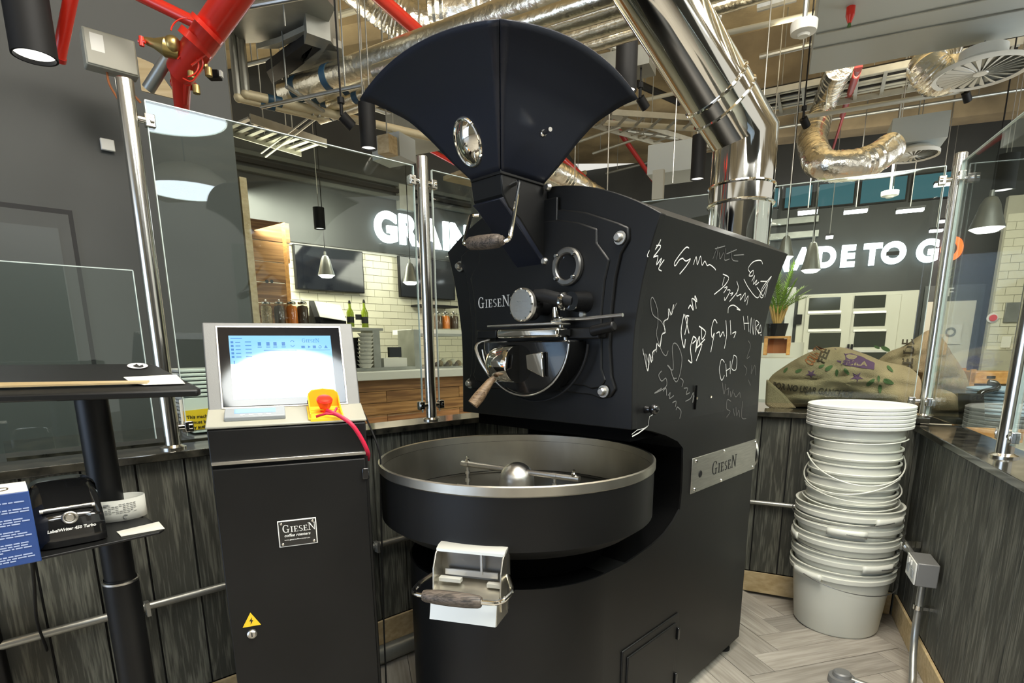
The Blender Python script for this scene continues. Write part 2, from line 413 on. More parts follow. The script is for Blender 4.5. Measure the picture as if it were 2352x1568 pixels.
# ---------------------------------------------------------------- the setting
CEIL = 5.2
def struct(o, kind='structure'): o['kind'] = kind; return o
struct(bx('ceiling', (1, 3, CEIL+.1), (22, 20, .2), 'concrete'))
struct(bx('floor', (1, 3, -.06), (22, 20, .08), 'floorwood'))
flr = bpy.data.objects['floor']
def planks_floor():
    LL, W = .70, .14; g = .0012
    a0 = math.radians(90-74.5); ex = V((math.cos(a0), math.sin(a0), 0)); ey = V((-math.sin(a0), math.cos(a0), 0))
    me = bpy.data.meshes.new('floor_plank')
    mb = MB().box((0, 0, 0), (LL-2*g, W-2*g, .02))
    me.from_pydata(mb.v, [], mb.f); me.materials.append(M['floorwood'])
    o0 = V((1.146, 2.221, 0)); n = 0
    for i in range(-34, 35):
        for j in range(-6, 7):
            x, y = i*W+j*LL, i*W-j*LL
            for k in (0, 1):
                if k == 0: cx, cy, rot = x+LL/2, y+W/2, 0
                else: cx, cy, rot = x+LL+W/2, y+W-LL/2, PI/2
                p = o0+ex*cx+ey*cy
                # stay inside the booth
                if (p-PA).dot(oA) > .1 or (p-PB).dot(oB) > .1 or (p-PC).dot(oC) > .34 or p.y < 1.15 or p.x < -1.5: continue
                if p.x < -.75 and p.y < 1.7: continue
                n += 1
                if n > 298: continue
                o = bpy.data.objects.new('floor_plank', me); C0.objects.link(o); o.parent = flr
                o.location = p-flr.location+V((0, 0, -.0101-((i*7+j*3+k) % 5)*.0003)); o.rotation_euler = (0, 0, a0+rot)
    print('planks', n)
flr.location.z -= 0
planks_floor()

def dwarf(name, P, d, o, s0, s1, w, topz=1.02):
    """panelled half wall on the line P + s d, outward normal o, boards on the booth side"""
    th = .12; c = P+d*((s0+s1)/2)+o*(th/2+.016)+Z*(topz/2)
    wall = struct(MB().box(c, (abs(s1-s0), th, topz), (d, o, Z)).build(name, 'blackline', None, smooth=0))
    me = bpy.data.meshes.new('wall_plank')
    mb = MB().box((0, 0, 0), (w-.007, .016, topz-.13))
    me.from_pydata(mb.v, [], mb.f); me.materials.append(M['darkwood'])
    ang = math.atan2(d.y, d.x); n = int(abs(s1-s0)/w+.5)
    for i in range(n):
        q = bpy.data.objects.new('wall_plank', me); C0.objects.link(q); q.parent = wall
        q.location = P+d*(s0+(i+.5)*w)+o*.008+Z*((topz+.12)/2)-wall.location; q.rotation_euler = (0, 0, ang)
    return wall
sA0 = -3.0; sA1 = (KAB-PA).dot(dA)
dBr = -dB                                   # along B towards the right
sB0 = (KAB-PB).dot(dBr); sB1 = (KBC-PB).dot(dBr)
dCn = -dC                                   # along C towards the camera
sC0 = (KBC-PC).dot(dCn); sC1 = sC0+2.6
wA = dwarf('wall_left', PA, dA, oA, sA1-25*.15, sA1, .15)
wB = dwarf('wall_back', PB, dBr, oB, sB0, sB0+12*((sB1-sB0)/12), (sB1-sB0)/12)
wC = dwarf('wall_right', PC, dCn, oC, sC0, sC0+18*.145, .145, .985)
struct(MB().box(KBC+oB*.02+oC*.02+Z*.49, (.07, .07, .98), (dB, oB, Z)).build('trim_11', 'darkwood', smooth=0))
struct(MB().box(KAB+oB*.03+oA*.03+Z*.51, (.08, .08, 1.0), (dB, oB, Z)).build('trim_12', 'darkwood', smooth=0))
def base(name, P, d, o, s0, s1):
    struct(MB().box(P+d*((s0+s1)/2)-o*.006+Z*.06, (abs(s1-s0), .013, .12), (d, o, Z)).build(name, 'pine', smooth=0, bevel=.002))
base('baseboard_left', PA, dA, oA, sA0, sA1-.02); base('baseboard_back', PB, dBr, oB, sB0+.02, sB1-.02); base('baseboard_right', PC, dCn, oC, sC0+.02, sC1)
def ledge(name, P, d, o, s0, s1, z):
    struct(MB().box(P+d*((s0+s1)/2)+o*.07+Z*(z-.014), (abs(s1-s0), .2, .028), (d, o, Z)).build(name, 'ledge', smooth=0, bevel=.003))
ledge('trim_1', PA, dA, oA, sA0-.6, sA1+.05, 1.048); ledge('trim_2', PB, dBr, oB, sB0-.02, sB1+.03, 1.048); ledge('trim_3', PC, dCn, oC, sC0-.03, sC1, 1.012)

# far walls
PG = hz(100, 472, 2.1)                        # grey corridor wall behind the left glass
def wallslab(name, a, b, z0, z1, m, th=.12, away=None):
    a = V((a.x, a.y, 0)); b = V((b.x, b.y, 0)); d = (b-a).normalized(); n = V((-d.y, d.x, 0))
    if n.dot(V((0, 0, 0))-a) > 0: n = -n
    return struct(MB().box((a+b)/2+n*th/2+Z*(z0+z1)/2, ((b-a).length, th, z1-z0), (d, n, Z)).build(name, m, smooth=0)), d, n
g1 = hp(530, 250, PG, YA); g0 = PG-dA*4.2
wG, dG, nG = wallslab('wall_far_left', g0, g1, 0, CEIL, 'greywall')
# flush door in that wall: shadow gap lines and a slightly different paint
dtr = hp(165, 484, PG, YA); dl = dtr-dA*1.6
fd = struct(MB().box((V((dtr.x, dtr.y, 0))+V((dl.x, dl.y, 0)))/2-nG*.004+Z*dtr.z/2, (1.6, .01, dtr.z), (dA, nG, Z)).build('door_1', 'blackline', smooth=0))
MB().box((V((dtr.x, dtr.y, 0))+V((dl.x, dl.y, 0)))/2-nG*.008-dA*.02+Z*(dtr.z/2-.012), (1.6, .012, dtr.z-.024), (dA, nG, Z)).build('door_frame', 'greywall', fd, smooth=0, label='grey painted frame')
MB().box((V((dtr.x, dtr.y, 0))+V((dl.x, dl.y, 0)))/2-nG*.012-dA*.07+Z*(dtr.z/2-.05), (1.6, .012, dtr.z-.09), (dA, nG, Z)).build('door_panel', 'doorpaint', fd, smooth=0)

# kitchen wall: plane K
PK = EYE+ray(950, 525)*(9.5/ray(950, 525).y); PK.z = 0
def K(a, b, off=0): return hp(a, b, PK-nG*off, YA)
k0, k1 = K(560, 600)-dA*1.5, K(1290, 600)
wK, _, _ = wallslab('wall_kitchen', k0, k1, 0, CEIL, 'grout')
# dark bulkhead over the counter
bl = [K(565, 535, .1), K(1250, 640, .1)]
bz = (K(670, 546, .1).z+K(1050, 606, .1).z)/2
wallslab('wall_bulkhead', V((bl[0].x, bl[0].y, 0))-dA*.8, V((bl[1].x, bl[1].y, 0)), bz, CEIL, 'darkwall', .09)
# cream brick tiles, each its own piece
def tiles(P, d, n, s0, s1, z0, z1, wall, tw, th, m='tile', name='tile'):
    me = bpy.data.meshes.new(name); mb = MB().box((0, 0, 0), (tw-.006, .02, th-.006)); me.from_pydata(mb.v, [], mb.f); me.materials.append(M[m])
    ang = math.atan2(d.y, d.x); r = 0; z = z0; cnt = 0
    while z+th <= z1+.001:
        s = s0; first = bool(r % 2)
        while s < s1-.01:
            half = first or (s+tw > s1+.01); wv = tw/2 if half else tw; first = False
            o = bpy.data.objects.new(name, me); C0.objects.link(o); o.parent = wall; cnt += 1
            o.location = V((P.x, P.y, 0))+d*(s+wv/2)-n*(.004+.003*random.random())+Z*(z+th/2)-wall.location; o.rotation_euler = (0, 0, ang)
            if half: o.scale.x = .49
            s += wv
        z += th; r += 1
    print(name, cnt)
kl, kr = (K(668, 700)-PK).dot(dA), (K(1075, 700)-PK).dot(dA)
tiles(PK, dA, nG, kl, kr, 1.12, bz+.1, wK, (kr-kl)/12, .105)
struct(bx('trim_4', (K(855, 600)+K(856, 600))/2*0+V((K(855, 590).x, K(855, 590).y, bz-.01))-nG*.03, ((kr-kl), .03, .05), 'white', ax=(dA, nG, Z)))

# hall wall on the right: plane H
PH = EYE+ray(2000, 600)*(11/ray(2000, 600).y); PH.z = 0
nH = yn(YB)
def H(a, b, off=0): return hp(a, b, PH-nH*off, YB)
h0, h1 = H(1330, 600), H(2700, 600)
wH, dH, _ = wallslab('wall_hall', h0, h1, 0, CEIL, 'darkwall')
# tiled side wall at far right, running towards the camera
t0_ = H(2255, 600); dT = yd(50)
wT, dTT, nT = wallslab('wall_tiled', V((t0_.x, t0_.y, 0))-dBr*.05-nH*1.2, V((t0_.x, t0_.y, 0))+dBr*4-nH*1.0, 0, 3.6, 'grout')
PT = V((t0_.x, t0_.y, 0))-dBr*.05-nH*1.2
def T(a, b, off=0): return hp(a, b, PT-nT*off, math.degrees(math.atan2(dTT.x, dTT.y)))
tiles(PT, dTT, nT, .02, 2.6, 1.3, 3.45, wT, .24, .12)
wallslab('wall_far_right', V((t0_.x, t0_.y, 0))+dBr*1.5-nH*.6, V((t0_.x, t0_.y, 0))+dBr*6-nH*.2, 3.6, CEIL, 'darkwall')
wallslab('wall_far_back', k1, h0, 0, CEIL, 'greywall')
# wall behind the camera and to the right, seen only in reflections
struct(bx('wall_rear', (3.4, -6.2, 2.2), (8, .2, 4.4), 'greywall'))
struct(bx('wall_rear_left', (-3.8, -6.2, 2.2), (6.4, .2, 4.4), 'beige'))
# ---------------------------------------------------------------- the coffee roaster
roaster = thing('coffee_roaster', 'large black drum coffee roaster with flared hopper and signatures on its side', 'coffee roaster', TC)
R = roaster
def prof(z):
    """half width of the body at height z"""
    tb_ = [(1.145, .39), (1.26, .386), (1.39, .384), (1.46, .387), (1.58, .406), (1.68, .43), (1.758, .457)]
    if z <= tb_[0][0]: return .39
    for (a, p), (b, q) in zip(tb_, tb_[1:]):
        if z <= b: return p+(q-p)*(z-a)/(b-a)
    return .457
UC = -.017
def outline(z0=1.15, n=14):
    pts = [(UC+prof(z0+(1.758-z0)*i/n), z0+(1.758-z0)*i/n) for i in range(n+1)]
    roof = [(UC+.457*math.cos(PI*i/24)*1.0, 0) for i in range(1, 24)]
    roof = [(UC+.457*(1-2*i/24), 1.9-.142*(1-2*i/24)**2) for i in range(1, 24)]
    left = [(2*UC-p[0], p[1]) for p in reversed(pts)]
    return pts+roof+left
ol = outline()
MB().prism([L(u, .135, z) for u, z in ol], sd*(1.13-.135)).build('drum_housing', 'black', R, smooth=25)
# front casting: same outline, a little proud and thick
def inset(pts, k):
    c = (UC, 1.5); return [(c[0]+(p[0]-c[0])*k, c[1]+(p[1]-c[1])*k) for p in pts]
MB().prism([L(u, .118, z) for u, z in inset(ol, 1.006)], sd*.03).build('front_plate', 'black', R, smooth=25, bevel=.003)
# front door: raised panel with lobes at its bolts
dpts = [(.05, 1.256), (.23, 1.247), (.262, 1.238), (.3, 1.245), (.318, 1.27), (.302, 1.31), (.293, 1.4), (.296, 1.5), (.306, 1.6), (.322, 1.665), (.348, 1.7), (.345, 1.735), (.31, 1.752), (.27, 1.768), (.19, 1.8), (.1, 1.822), (0, 1.828)]
dl_ = [(2*(-.02)-p[0], p[1]) for p in reversed(dpts)]
dr = MB().prism([L(u, .106, z) for u, z in dpts+dl_], sd*.014).build('front_door', 'black', R, smooth=25, bevel=.005)
MB().prism([L(u, .099, z) for u, z in [(-.02+(p[0]+.02)*.9, 1.53+(p[1]-1.53)*.9) for p in dpts[:6]+dpts[7:10]+[(.3, 1.69), (.27, 1.725)]+dpts[13:]+[( -.04-p[0], p[1]) for p in reversed(dpts[:6]+dpts[7:10]+[(.3, 1.69), (.27, 1.725)]+dpts[13:])]]], sd*.01).build('door_panel', 'black', dr, smooth=25, bevel=.006)
for u, z, v in [(.323, 1.707, .1), (.28, 1.263, .1), (-.395, 1.7, .112), (-.353, 1.263, .112)]:
    b = MB().lathe([(0, .02), (.009, .02), (.013, .014), (.0135, .004), (.019, .004), (.02, 0)], L(u, v, z), -sd, 20).build('bolt', 'steel', R)
for u, z in [(.0375, 1.672), (.196, 1.497), (.05, 1.893)]:
    MB().lathe([(0, .012), (.008, .012), (.012, .006), (.013, 0)], L(u, .1, z), -sd, 14).build('small_bolt', 'steel', R)
# chute foot flange on the door
MB().prism([L(-.03+.115*math.cos(a), .1, 1.665+.115*math.sin(a)) for a in [PI*(1+i/20) for i in range(21)]]+[L(.085, .1, 1.86), L(-.145, .1, 1.86)], sd*.01).build('chute_flange', 'black', R, smooth=25, bevel=.003)
# chute
MB().prism([L(-.1, v, z) for v, z in [(-.096, 1.905), (.118, 1.905), (.118, 1.668), (-.013, 1.785), (-.062, 1.812), (-.088, 1.845)]], sn*.133).build('bean_chute', 'black', R, smooth=20, bevel=.004)
MB().prism([L(-.09, v, z) for v, z in [(-.1, 1.83), (-.07, 1.81), (.105, 1.66), (.105, 1.70), (-.06, 1.85)]], sn*.12).build('chute_gate', 'hopper', R, smooth=20, bevel=.003)
# sight glass
wc = L(.137, .097, 1.645)
ring = MB().lathe([(.039, 0), (.039, .012), (.042, .016), (.053, .016), (.058, .012), (.058, 0)], wc, -sd, 40, True).build('sight_glass_ring', 'darksteel', R)
MB().lathe([(0, .006), (.039, .006)], wc, -sd, 32).build('sight_glass', 'blackgloss', ring)
for k in range(4):
    a = PI/4+k*PI/2
    MB().lathe([(0, .007), (.005, .007), (.007, 0)], wc-sd*.02+sn*.048*math.cos(a)+Z*.048*math.sin(a), -sd, 10).build('ring_screw', 'chrome', ring)
# maker's name on the door
mb, wd = serif('GIESEN', L(-.285, .0985, 1.541), sn, Z, .038, -sd)
mb.build('lettering', 'chalk', R, smooth=0, label='raised name lettering on the front plate')
# sampling trier: round chrome knob on a black barrel, arm, clamp and rod
q = L(.044, -.02, 1.53)
kn = MB().lathe([(0, .004), (.047, .004), (.052, 0), (.052, -.012), (.047, -.016)], q, -sd, 36).build('trier_knob', 'steel', R)
for k in range(12):
    a = k*PI/6; MB().box(q-sd*.005+sn*.047*math.cos(a)+Z*.047*math.sin(a), (.005, .004, .005), (sn, sd, Z)).build('knob_stud', 'chrome', kn)
MB().lathe([(.045, -.016), (.047, -.05), (.04, -.054), (.03, -.06), (.03, -.13)], q, -sd, 30).build('trier_barrel', 'blackgloss', R)
MB().tube([L(.075, .01, 1.56), L(.105, .015, 1.557), L(.17, .03, 1.54), L(.2, .04, 1.535)], [.017, .02, .018, .016], 16).build('lever_arm', 'rubber', R)
MB().tube([L(.2, .03, 1.535), L(.2, .105, 1.535)], [.028, .035], 20).build('lever_hub', 'blackgloss', R)
MB().lathe([(.02, 0), (.027, .004), (.027, .012), (.02, .016)], L(.165, .03, 1.535), sn, 24, True).build('lever_ring', 'chrome', R)
cl = MB().tube([L(.13, .045, 1.52), L(.133, .045, 1.49)], .013, 12).tube([L(.118, .045, 1.478), L(.16, .045, 1.478)], .010, 12).tube([L(.145, .05, 1.49), L(.15, .05, 1.45)], .009, 12).build('linkage_clamp', 'chrome', R)
MB().tube([L(.155, .06, 1.484), L(.24, .06, 1.483), L(.367, .06, 1.488)], .0055, 10).build('release_rod', 'steel', R)
MB().tube([L(.16, .055, 1.456), L(.165, .055, 1.39)], [.009, .005], 10).sphere(L(.165, .055, 1.4), .010, 6).build('toggle', 'steel', R)
# discharge door: hinge bar, D shaped door, polished spout and wooden handle
MB().box(L(-.205, .08, 1.445), (.1, .04, .03), (sn, sd, Z)).build('hinge_block', 'black', R, bevel=.004)
MB().box(L(.225, .08, 1.44), (.12, .04, .034), (sn, sd, Z)).tube([L(.26, .06, 1.445), L(.34, .06, 1.458)], [.017, .015], 12).build('hinge_bar', 'black', R, bevel=.004)
D0 = L(.02, .012, 1.42)
MB().prism([D0+sn*.19*math.cos(a)+Z*.175*math.sin(a) for a in [PI+PI*i/28 for i in range(29)]], sd*.09).build('discharge_door', 'blackgloss', R, smooth=30, bevel=.006)
MB().tube([D0-sd*.004+sn*.193*math.cos(a)+Z*.178*math.sin(a) for a in [PI*1.05+PI*.93*i/26 for i in range(27)]], .003, 8).build('door_edge', 'steel', R)
MB().tube([D0+sd*.05+sn*.225*math.cos(a)+Z*.2*math.sin(a) for a in [PI*1.3+PI*.68*i/26 for i in range(27)]], .004, 8).build('door_seal', 'rubber', R)
MB().box(L(.055, .02, 1.443), (.262, .07, .03), (sn, sd, Z)).build('discharge_lip', 'chrome', R, bevel=.008)
MB().box(L(.05, .0, 1.468), (.28, .09, .006), (sn, sd, Z)).build('discharge_cover', 'steel', R, bevel=.002)
MB().lathe([(0, -.072), (.06, -.072), (.062, -.068), (.062, 0), (.057, .022), (.04, .04), (.02, .046), (0, .048)], L(-.07, .005, 1.345), -sn, 40).build('polished_spout', 'chrome', R)
MB().prism([L(.045, .008, 1.375), L(.115, .008, 1.385), L(.12, .008, 1.305), L(.05, .008, 1.33)], -sd*.012).build('mirror_tab', 'chrome', R, bevel=.003)
MB().tube([L(-.06, -.045, 1.3), L(-.064, -.06, 1.287), L(-.08, -.095, 1.24), L(-.09, -.115, 1.215)], [.009, .013, .02, .019], 18).build('discharge_handle', 'lightgrip', R)
MB().tube(bend([L(-.19, .09, 1.43), L(-.2, .0, 1.41), L(-.17, -.01, 1.36), L(-.125, -.0, 1.3), L(-.08, -.02, 1.288)], .03), .006, 8).build('handle_rod', 'steel', R)
# chute handle
hA, hB = L(.158, -.2, 1.686), L(.0, -.2, 1.696)
MB().tube(bend([L(.035, -.056, 1.872), L(.09, -.075, 1.872), L(.165, -.195, 1.69), L(.15, -.2, 1.684)], .018), .0062, 10).tube(bend([L(-.1, -.06, 1.81), L(-.125, -.075, 1.81), L(-.025, -.195, 1.70), L(0, -.2, 1.696)], .018), .0062, 10).build('handle_frame', 'chrome', R)
pr = [(0, 0), (.014, .002), (.018, .012), (.02, .05), (.02, .1), (.018, .125), (.013, .132), (.013, .14), (0, .142)]
MB().lathe(pr, hB, (hA-hB), 24).build('chute_handle', 'grip', R)
# hopper
HC_ = (-.030, .0); 
tabE = [(0, 1.904), (.2, 1.966), (.375, 2.028), (.56, 2.083), (.83, 2.130), (1, 2.150), (1.15, 2.163)]
def hz_(e):
    for (a, p), (b, q) in zip(tabE, tabE[1:]):
        if e <= b: return p+(q-p)*(e-a)/(b-a)
    return tabE[-1][1]
def hzs(e): return (hz_(e-.04)+hz_(e)+hz_(e+.04))/3 if .04 < e < 1.1 else hz_(e)
thr = (( -.09, .033), (-.096, .09)); rim = ((-.368, .24), (-.302, .298))
def hop(side, s, t):
    """side 0 front(-v) 1 right(+u) 2 back 3 left; s -1..1 along, t 0 throat .. 1 rim"""
    e = t*(1+.13*(1-s*s)*t*t); extra = .022*(1-s*s)*t**3
    def box(ee): return [thr[0][0]+(rim[0][0]-thr[0][0])*ee, thr[0][1]+(rim[0][1]-thr[0][1])*ee, thr[1][0]+(rim[1][0]-thr[1][0])*ee, thr[1][1]+(rim[1][1]-thr[1][1])*ee]
    a0, a1, b0, b1 = box(t); c0, c1, d0, d1 = box(e)
    k = (s+1)/2; z = hzs(e)+extra
    if side == 0: return L(a0+(a1-a0)*k, d0, z)
    if side == 1: return L(c1, b0+(b1-b0)*k, z)
    if side == 2: return L(a1+(a0-a1)*k, d1, z)
    return L(c0, b1+(b0-b1)*k, z)
hob = MB()
for sidx in range(4): hob.grid(lambda a, b, q=sidx: hop(q, a*2-1, b), 16, 18)
ho = hob.build('hopper', 'hopper', R, smooth=30, label='flared inverted pyramid hopper')
so = ho.modifiers.new('thick', 'SOLIDIFY'); so.thickness = .004; so.offset = 1
MB().prism([L(u, -.1, 1.9) for u in (0,)] if 0 else [L(-.095, -.101, 1.897), L(.038, -.101, 1.897), L(.038, .095, 1.897), L(-.095, .095, 1.897)], Z*.012).build('hopper_collar', 'black', R, bevel=.002)
# oval window ring in the front face
def face0(px, py):
    best = None; s, t = -.2, .4
    from bpy_extras.object_utils import world_to_camera_view
    def pj(P):
        d = P-EYE; z = d.dot(fw); return (1176+FPX*d.dot(CX)/z, PPY-FPX*d.dot(CU)/z)
    for it in range(30):
        a = pj(hop(0, s, t)); b = pj(hop(0, s+.01, t)); c = pj(hop(0, s, t+.01))
        j = ((b[0]-a[0])/.01, (c[0]-a[0])/.01, (b[1]-a[1])/.01, (c[1]-a[1])/.01); det = j[0]*j[3]-j[1]*j[2]
        rx, ry = px-a[0], py-a[1]
        s += max(-.2, min(.2, (j[3]*rx-j[1]*ry)/det)); t += max(-.2, min(.2, (-j[2]*rx+j[0]*ry)/det))
    return s, t
ov = []
for k in range(32):
    a = 2*PI*k/32; x, y = 27*math.cos(a), 56*math.sin(a); th = math.radians(-15)
    ov.append(hop(0, *face0(1077+x*math.cos(th)-y*math.sin(th), 325+x*math.sin(th)+y*math.cos(th))))
cen = sum(ov, V())/32; nrm = (ov[0]-cen).cross(ov[8]-cen).normalized()
if nrm.dot(EYE-cen) < 0: nrm = -nrm
ovr = MB().tube([p+nrm*.004 for p in ov], .006, 10, True).build('window_rim', 'chrome', ho)
wv_ = [cen+(ov[k]-cen)*f+nrm*(.003+.026*(1-f*f)) for f in [i/8 for i in range(9)] for k in range(32)]
MB().add(wv_, [(i*32+k, i*32+(k+1) % 32, (i+1)*32+(k+1) % 32, (i+1)*32+k) for i in range(8) for k in range(32)]).build('hopper_window', 'chrome', ho, smooth=80, label='oval mirror-like hopper window')
MB().tube([L(.13, -.02, 2.0), L(.175, -.04, 1.995)], .006, 10).sphere(L(.13, -.02, 2.0), .011, 8).build('wing_screw', 'chrome', ho)
# rear and base housing
hp_ = [(.335, 1.106), (.42, 1.075), (.463, 1.045), (.47, .966), (.472, .89), (.465, .82), (.42, .785), (.36, .755), (.283, .735), (.121, .7155)]
MB().grid(lambda a, b: L(-.366+.733*a, hp_[int(b*9+.5)][0]-.0015, hp_[int(b*9+.5)][1]+.0015), 2, 9).build('recess_shade_sheet', 'recess', R, smooth=60)  # dark sheet over the cut faces, painting the recess shade
MB().prism([L(-.373, v, z) for v, z in [(1.13, .05), (1.13, 1.15), (.14, 1.15), (.24, 1.132), (.335, 1.106), (.42, 1.075), (.463, 1.045), (.47, .966), (.472, .89), (.465, .82), (.42, .785), (.36, .755), (.283, .735), (.121, .7155), (.0, .715), (.0, .05)]], sn*.746).build('rear_housing', 'black', R, smooth=30)
us = [(.373, .002), (.373, 0)]+[(.373*math.cos(a), -.373*math.sin(a)) for a in [PI*i/40 for i in range(1, 40)]]+[(-.373, 0), (-.373, .002)]
MB().prism([L(u+UC*0, v, .05) for u, v in us], Z*.665).build('base_shell', 'black', R, smooth=30)
MB().prism([L(u*.985, v*.985 if v < 0 else v*.3, .7152) for u, v in us], Z*.002).build('recess_shade_cap', 'recess', R, smooth=0)  # dark cap on the base top, shade under the tray as colour
MB().box(L(-.0, .3, 1.13), (.7, .3, .05), (sn, sd, Z)).build('underside_pan', 'recess', R)
MB().lathe([(.018, 0), (.018, -.05), (.014, -.055), (0, -.055)], L(.0, .22, 1.15), Z, 14).build('drain_knob', 'rubber', R)
MB().lathe([(.30, .72), (.30, .86)], L(0, 0, 0), Z, 40).build('tray_pedestal', 'recess', R)
for u, v in [(.33, .35), (.33, 1.06), (-.33, .35), (-.33, 1.06)]:
    MB().lathe([(0, 0), (.03, 0), (.03, .012), (.01, .016), (.01, .06)], L(u, v, 0), Z, 16).build('foot', 'rubber', R)
# side name plate with text, screws, hole; round duct stub behind it
npl = MB().box(L(.3755, .834, .931), (.005, .604, .134), (sn, sd, Z)).build('name_plate', 'plate', R, bevel=.0015)
mb, wd = serif('GIESEN', L(.3785, .70, .908), sd, Z, .052, sn, .0004, .16)
mb.build('lettering', 'ink', npl, smooth=0)
for v, z in [(.56, .985), (.56, .878), (.8, .99), (.79, .872), (1.12, .985), (1.11, .876)]:
    MB().lathe([(0, .003), (.005, .003), (.007, 0)], L(.378, v, z), sn, 10).build('plate_screw', 'chrome', npl)
MB().lathe([(0, .001), (.008, .001), (.012, .002), (.014, 0)], L(.378, .6, .93), sn, 16).build('key_hole', 'rubber', npl)
MB().lathe([(.066, -.05), (.074, -.05), (.074, .02), (.066, .022), (0, .016)], L(.31, 1.17, .925), (sd+sn*.62), 32).build('duct_cap', 'blackgloss', R)
MB().lathe([(.068, .018), (.077, .012), (.077, .022), (.068, .026)], L(.31, 1.17, .925), (sd+sn*.62), 32, True).build('duct_cap_ring', 'steel', R)
# hatch
ht = MB().box(L(.375, .30, .24), (.008, .385, .335), (sn, sd, Z)).build('side_hatch', 'black', R, bevel=.004)
MB().box(L(.381, .30, .235), (.008, .335, .285), (sn, sd, Z)).build('hatch_panel', 'black', ht, bevel=.006)
for z in (.33, .14): MB().box(L(.386, .478, z), (.014, .012, .05), (sn, sd, Z)).build('hinge', 'blackgloss', ht, bevel=.003)
MB().lathe([(0, .02), (.009, .02), (.013, 0)], L(.372, .202, 1.205), sn, 16).sphere(L(.40, .202, 1.207), .017, 10).build('ball_knob', 'blackgloss', R)
MB().box(L(.3745, .533, 1.22), (.004, .008, .085), (sn, sd, Z)).build('slot', 'recess', R)
for v, z in [(.548, 1.215), (.66, 1.213)]: MB().lathe([(0, .002), (.004, .002), (.005, 0)], L(.373, v, z), sn, 8).build('side_screw', 'chrome', R)
# chipped paint at the corner of the upper housing
MB().ribbon([L(.3745, .12, 1.135), L(.3745, .15, 1.145), L(.3745, .19, 1.146), L(.3745, .215, 1.152), L(.3745, .22, 1.18), L(.3745, .24, 1.185)], .002, sn).ribbon([L(.3745, .122, 1.128), L(.3745, .16, 1.135), L(.3745, .21, 1.15)], .004, sn).build('paint_chips', 'chalk', R, smooth=0, label='chipped bright edge of the housing')

# signatures in pen, traced over the curved side
def side(px, py):
    u = .374
    for _ in range(5):
        q = hp(px, py, L(u, 0, 0), YS); u = UC+prof(q.z)+.0012
    return q
def sig(strokes, m='chalk', w=.0035):
    mb = MB()
    for st in strokes:
        pts = [V((p[0], p[1], 0)) for p in st]
        out = []
        for i in range(len(pts)-1):
            p0, p1, p2, p3 = pts[max(i-1, 0)], pts[i], pts[i+1], pts[min(i+2, len(pts)-1)]
            for k in range(4):
                t = k/4; out.append(.5*((2*p1)+(p2-p0)*t+(2*p0-5*p1+4*p2-p3)*t*t+(3*p1-p0-3*p2+p3)*t**3))
        out.append(pts[-1])
        q = [side(p.x, p.y) for p in out]
        mb.ribbon(q, w, sn)
    mb.build('signature', m, R, smooth=0)
def cc(pts, ox=1420, oy=480, k=.3318): return [(ox+x*k, oy+y*k) for x, y in pts]
sig([cc(s) for s in [[(295, 210), (270, 260), (215, 325), (203, 315), (235, 265), (285, 250), (290, 270), (240, 335), (230, 345)], [(240, 335), (275, 325), (265, 385), (300, 340), (285, 395), (318, 350), (280, 410), (300, 428)]]])
sig([cc(s) for s in [[(490, 270), (470, 265), (430, 310), (390, 370), (395, 392), (425, 350), (450, 340)], [(450, 345), (470, 360), (500, 345), (470, 395), (425, 450)], [(500, 345), (485, 375)], [(520, 385), (540, 330), (548, 385), (570, 325), (580, 388), (600, 360), (615, 390), (635, 385), (665, 408), (675, 422)]]])
sig([cc(s) for s in [[(655, 345), (690, 260), (680, 350)], [(670, 275), (740, 255)], [(700, 300), (705, 345), (730, 300)], [(745, 270), (735, 350), (770, 345)], [(750, 310), (820, 280)], [(780, 285), (790, 350), (830, 360)], [(800, 320), (870, 315)]]], 'chalkdim', .003)
sig([cc(s) for s in [[(1000, 380), (985, 355), (935, 365), (900, 410), (915, 440)], [(915, 440), (935, 425), (930, 460), (905, 460), (925, 430)], [(925, 500), (945, 460), (935, 520), (960, 490), (950, 525), (975, 505)], [(870, 485), (905, 550), (965, 615), (1000, 540), (1060, 465), (1040, 500), (985, 590), (1000, 610), (1035, 520), (1015, 610)], [(985, 500), (1030, 500)], [(960, 540), (1000, 600)]]])
sig([cc(s) for s in [[(725, 450), (765, 475), (735, 530), (665, 590)], [(735, 470), (720, 530)], [(735, 545), (755, 540), (730, 580)], [(755, 560), (775, 565), (740, 630), (735, 610)], [(775, 585), (795, 580), (780, 600)], [(820, 500), (830, 560), (770, 640)], [(830, 545), (820, 600), (850, 590), (845, 630), (880, 580), (875, 640), (900, 600), (890, 665)], [(760, 720), (765, 680), (800, 665), (845, 700), (820, 690)]]])
sig([cc(s) for s in [[(865, 740), (875, 835)], [(895, 740), (905, 850)], [(870, 790), (905, 790)], [(915, 860), (920, 750), (935, 870), (940, 760)], [(950, 870), (950, 775), (975, 790), (955, 820), (975, 865)], [(985, 800), (970, 850), (990, 850), (985, 800)], [(985, 870), (992, 872)]]])
sig([cc(s) for s in [[(170, 965), (200, 1120), (190, 1000), (215, 1080), (215, 1000), (240, 1050), (235, 985)], [(190, 1085), (210, 1120)], [(245, 1010), (255, 970), (265, 990), (270, 930), (285, 950), (300, 870), (320, 850)], [(330, 860), (300, 780), (240, 730), (225, 640), (240, 612), (270, 690), (275, 790), (265, 870), (300, 980), (330, 1015), (345, 980)], [(320, 850), (320, 770), (345, 760), (345, 690), (360, 735), (380, 660), (375, 700), (405, 650)]]], 'chalkdim', .0032)
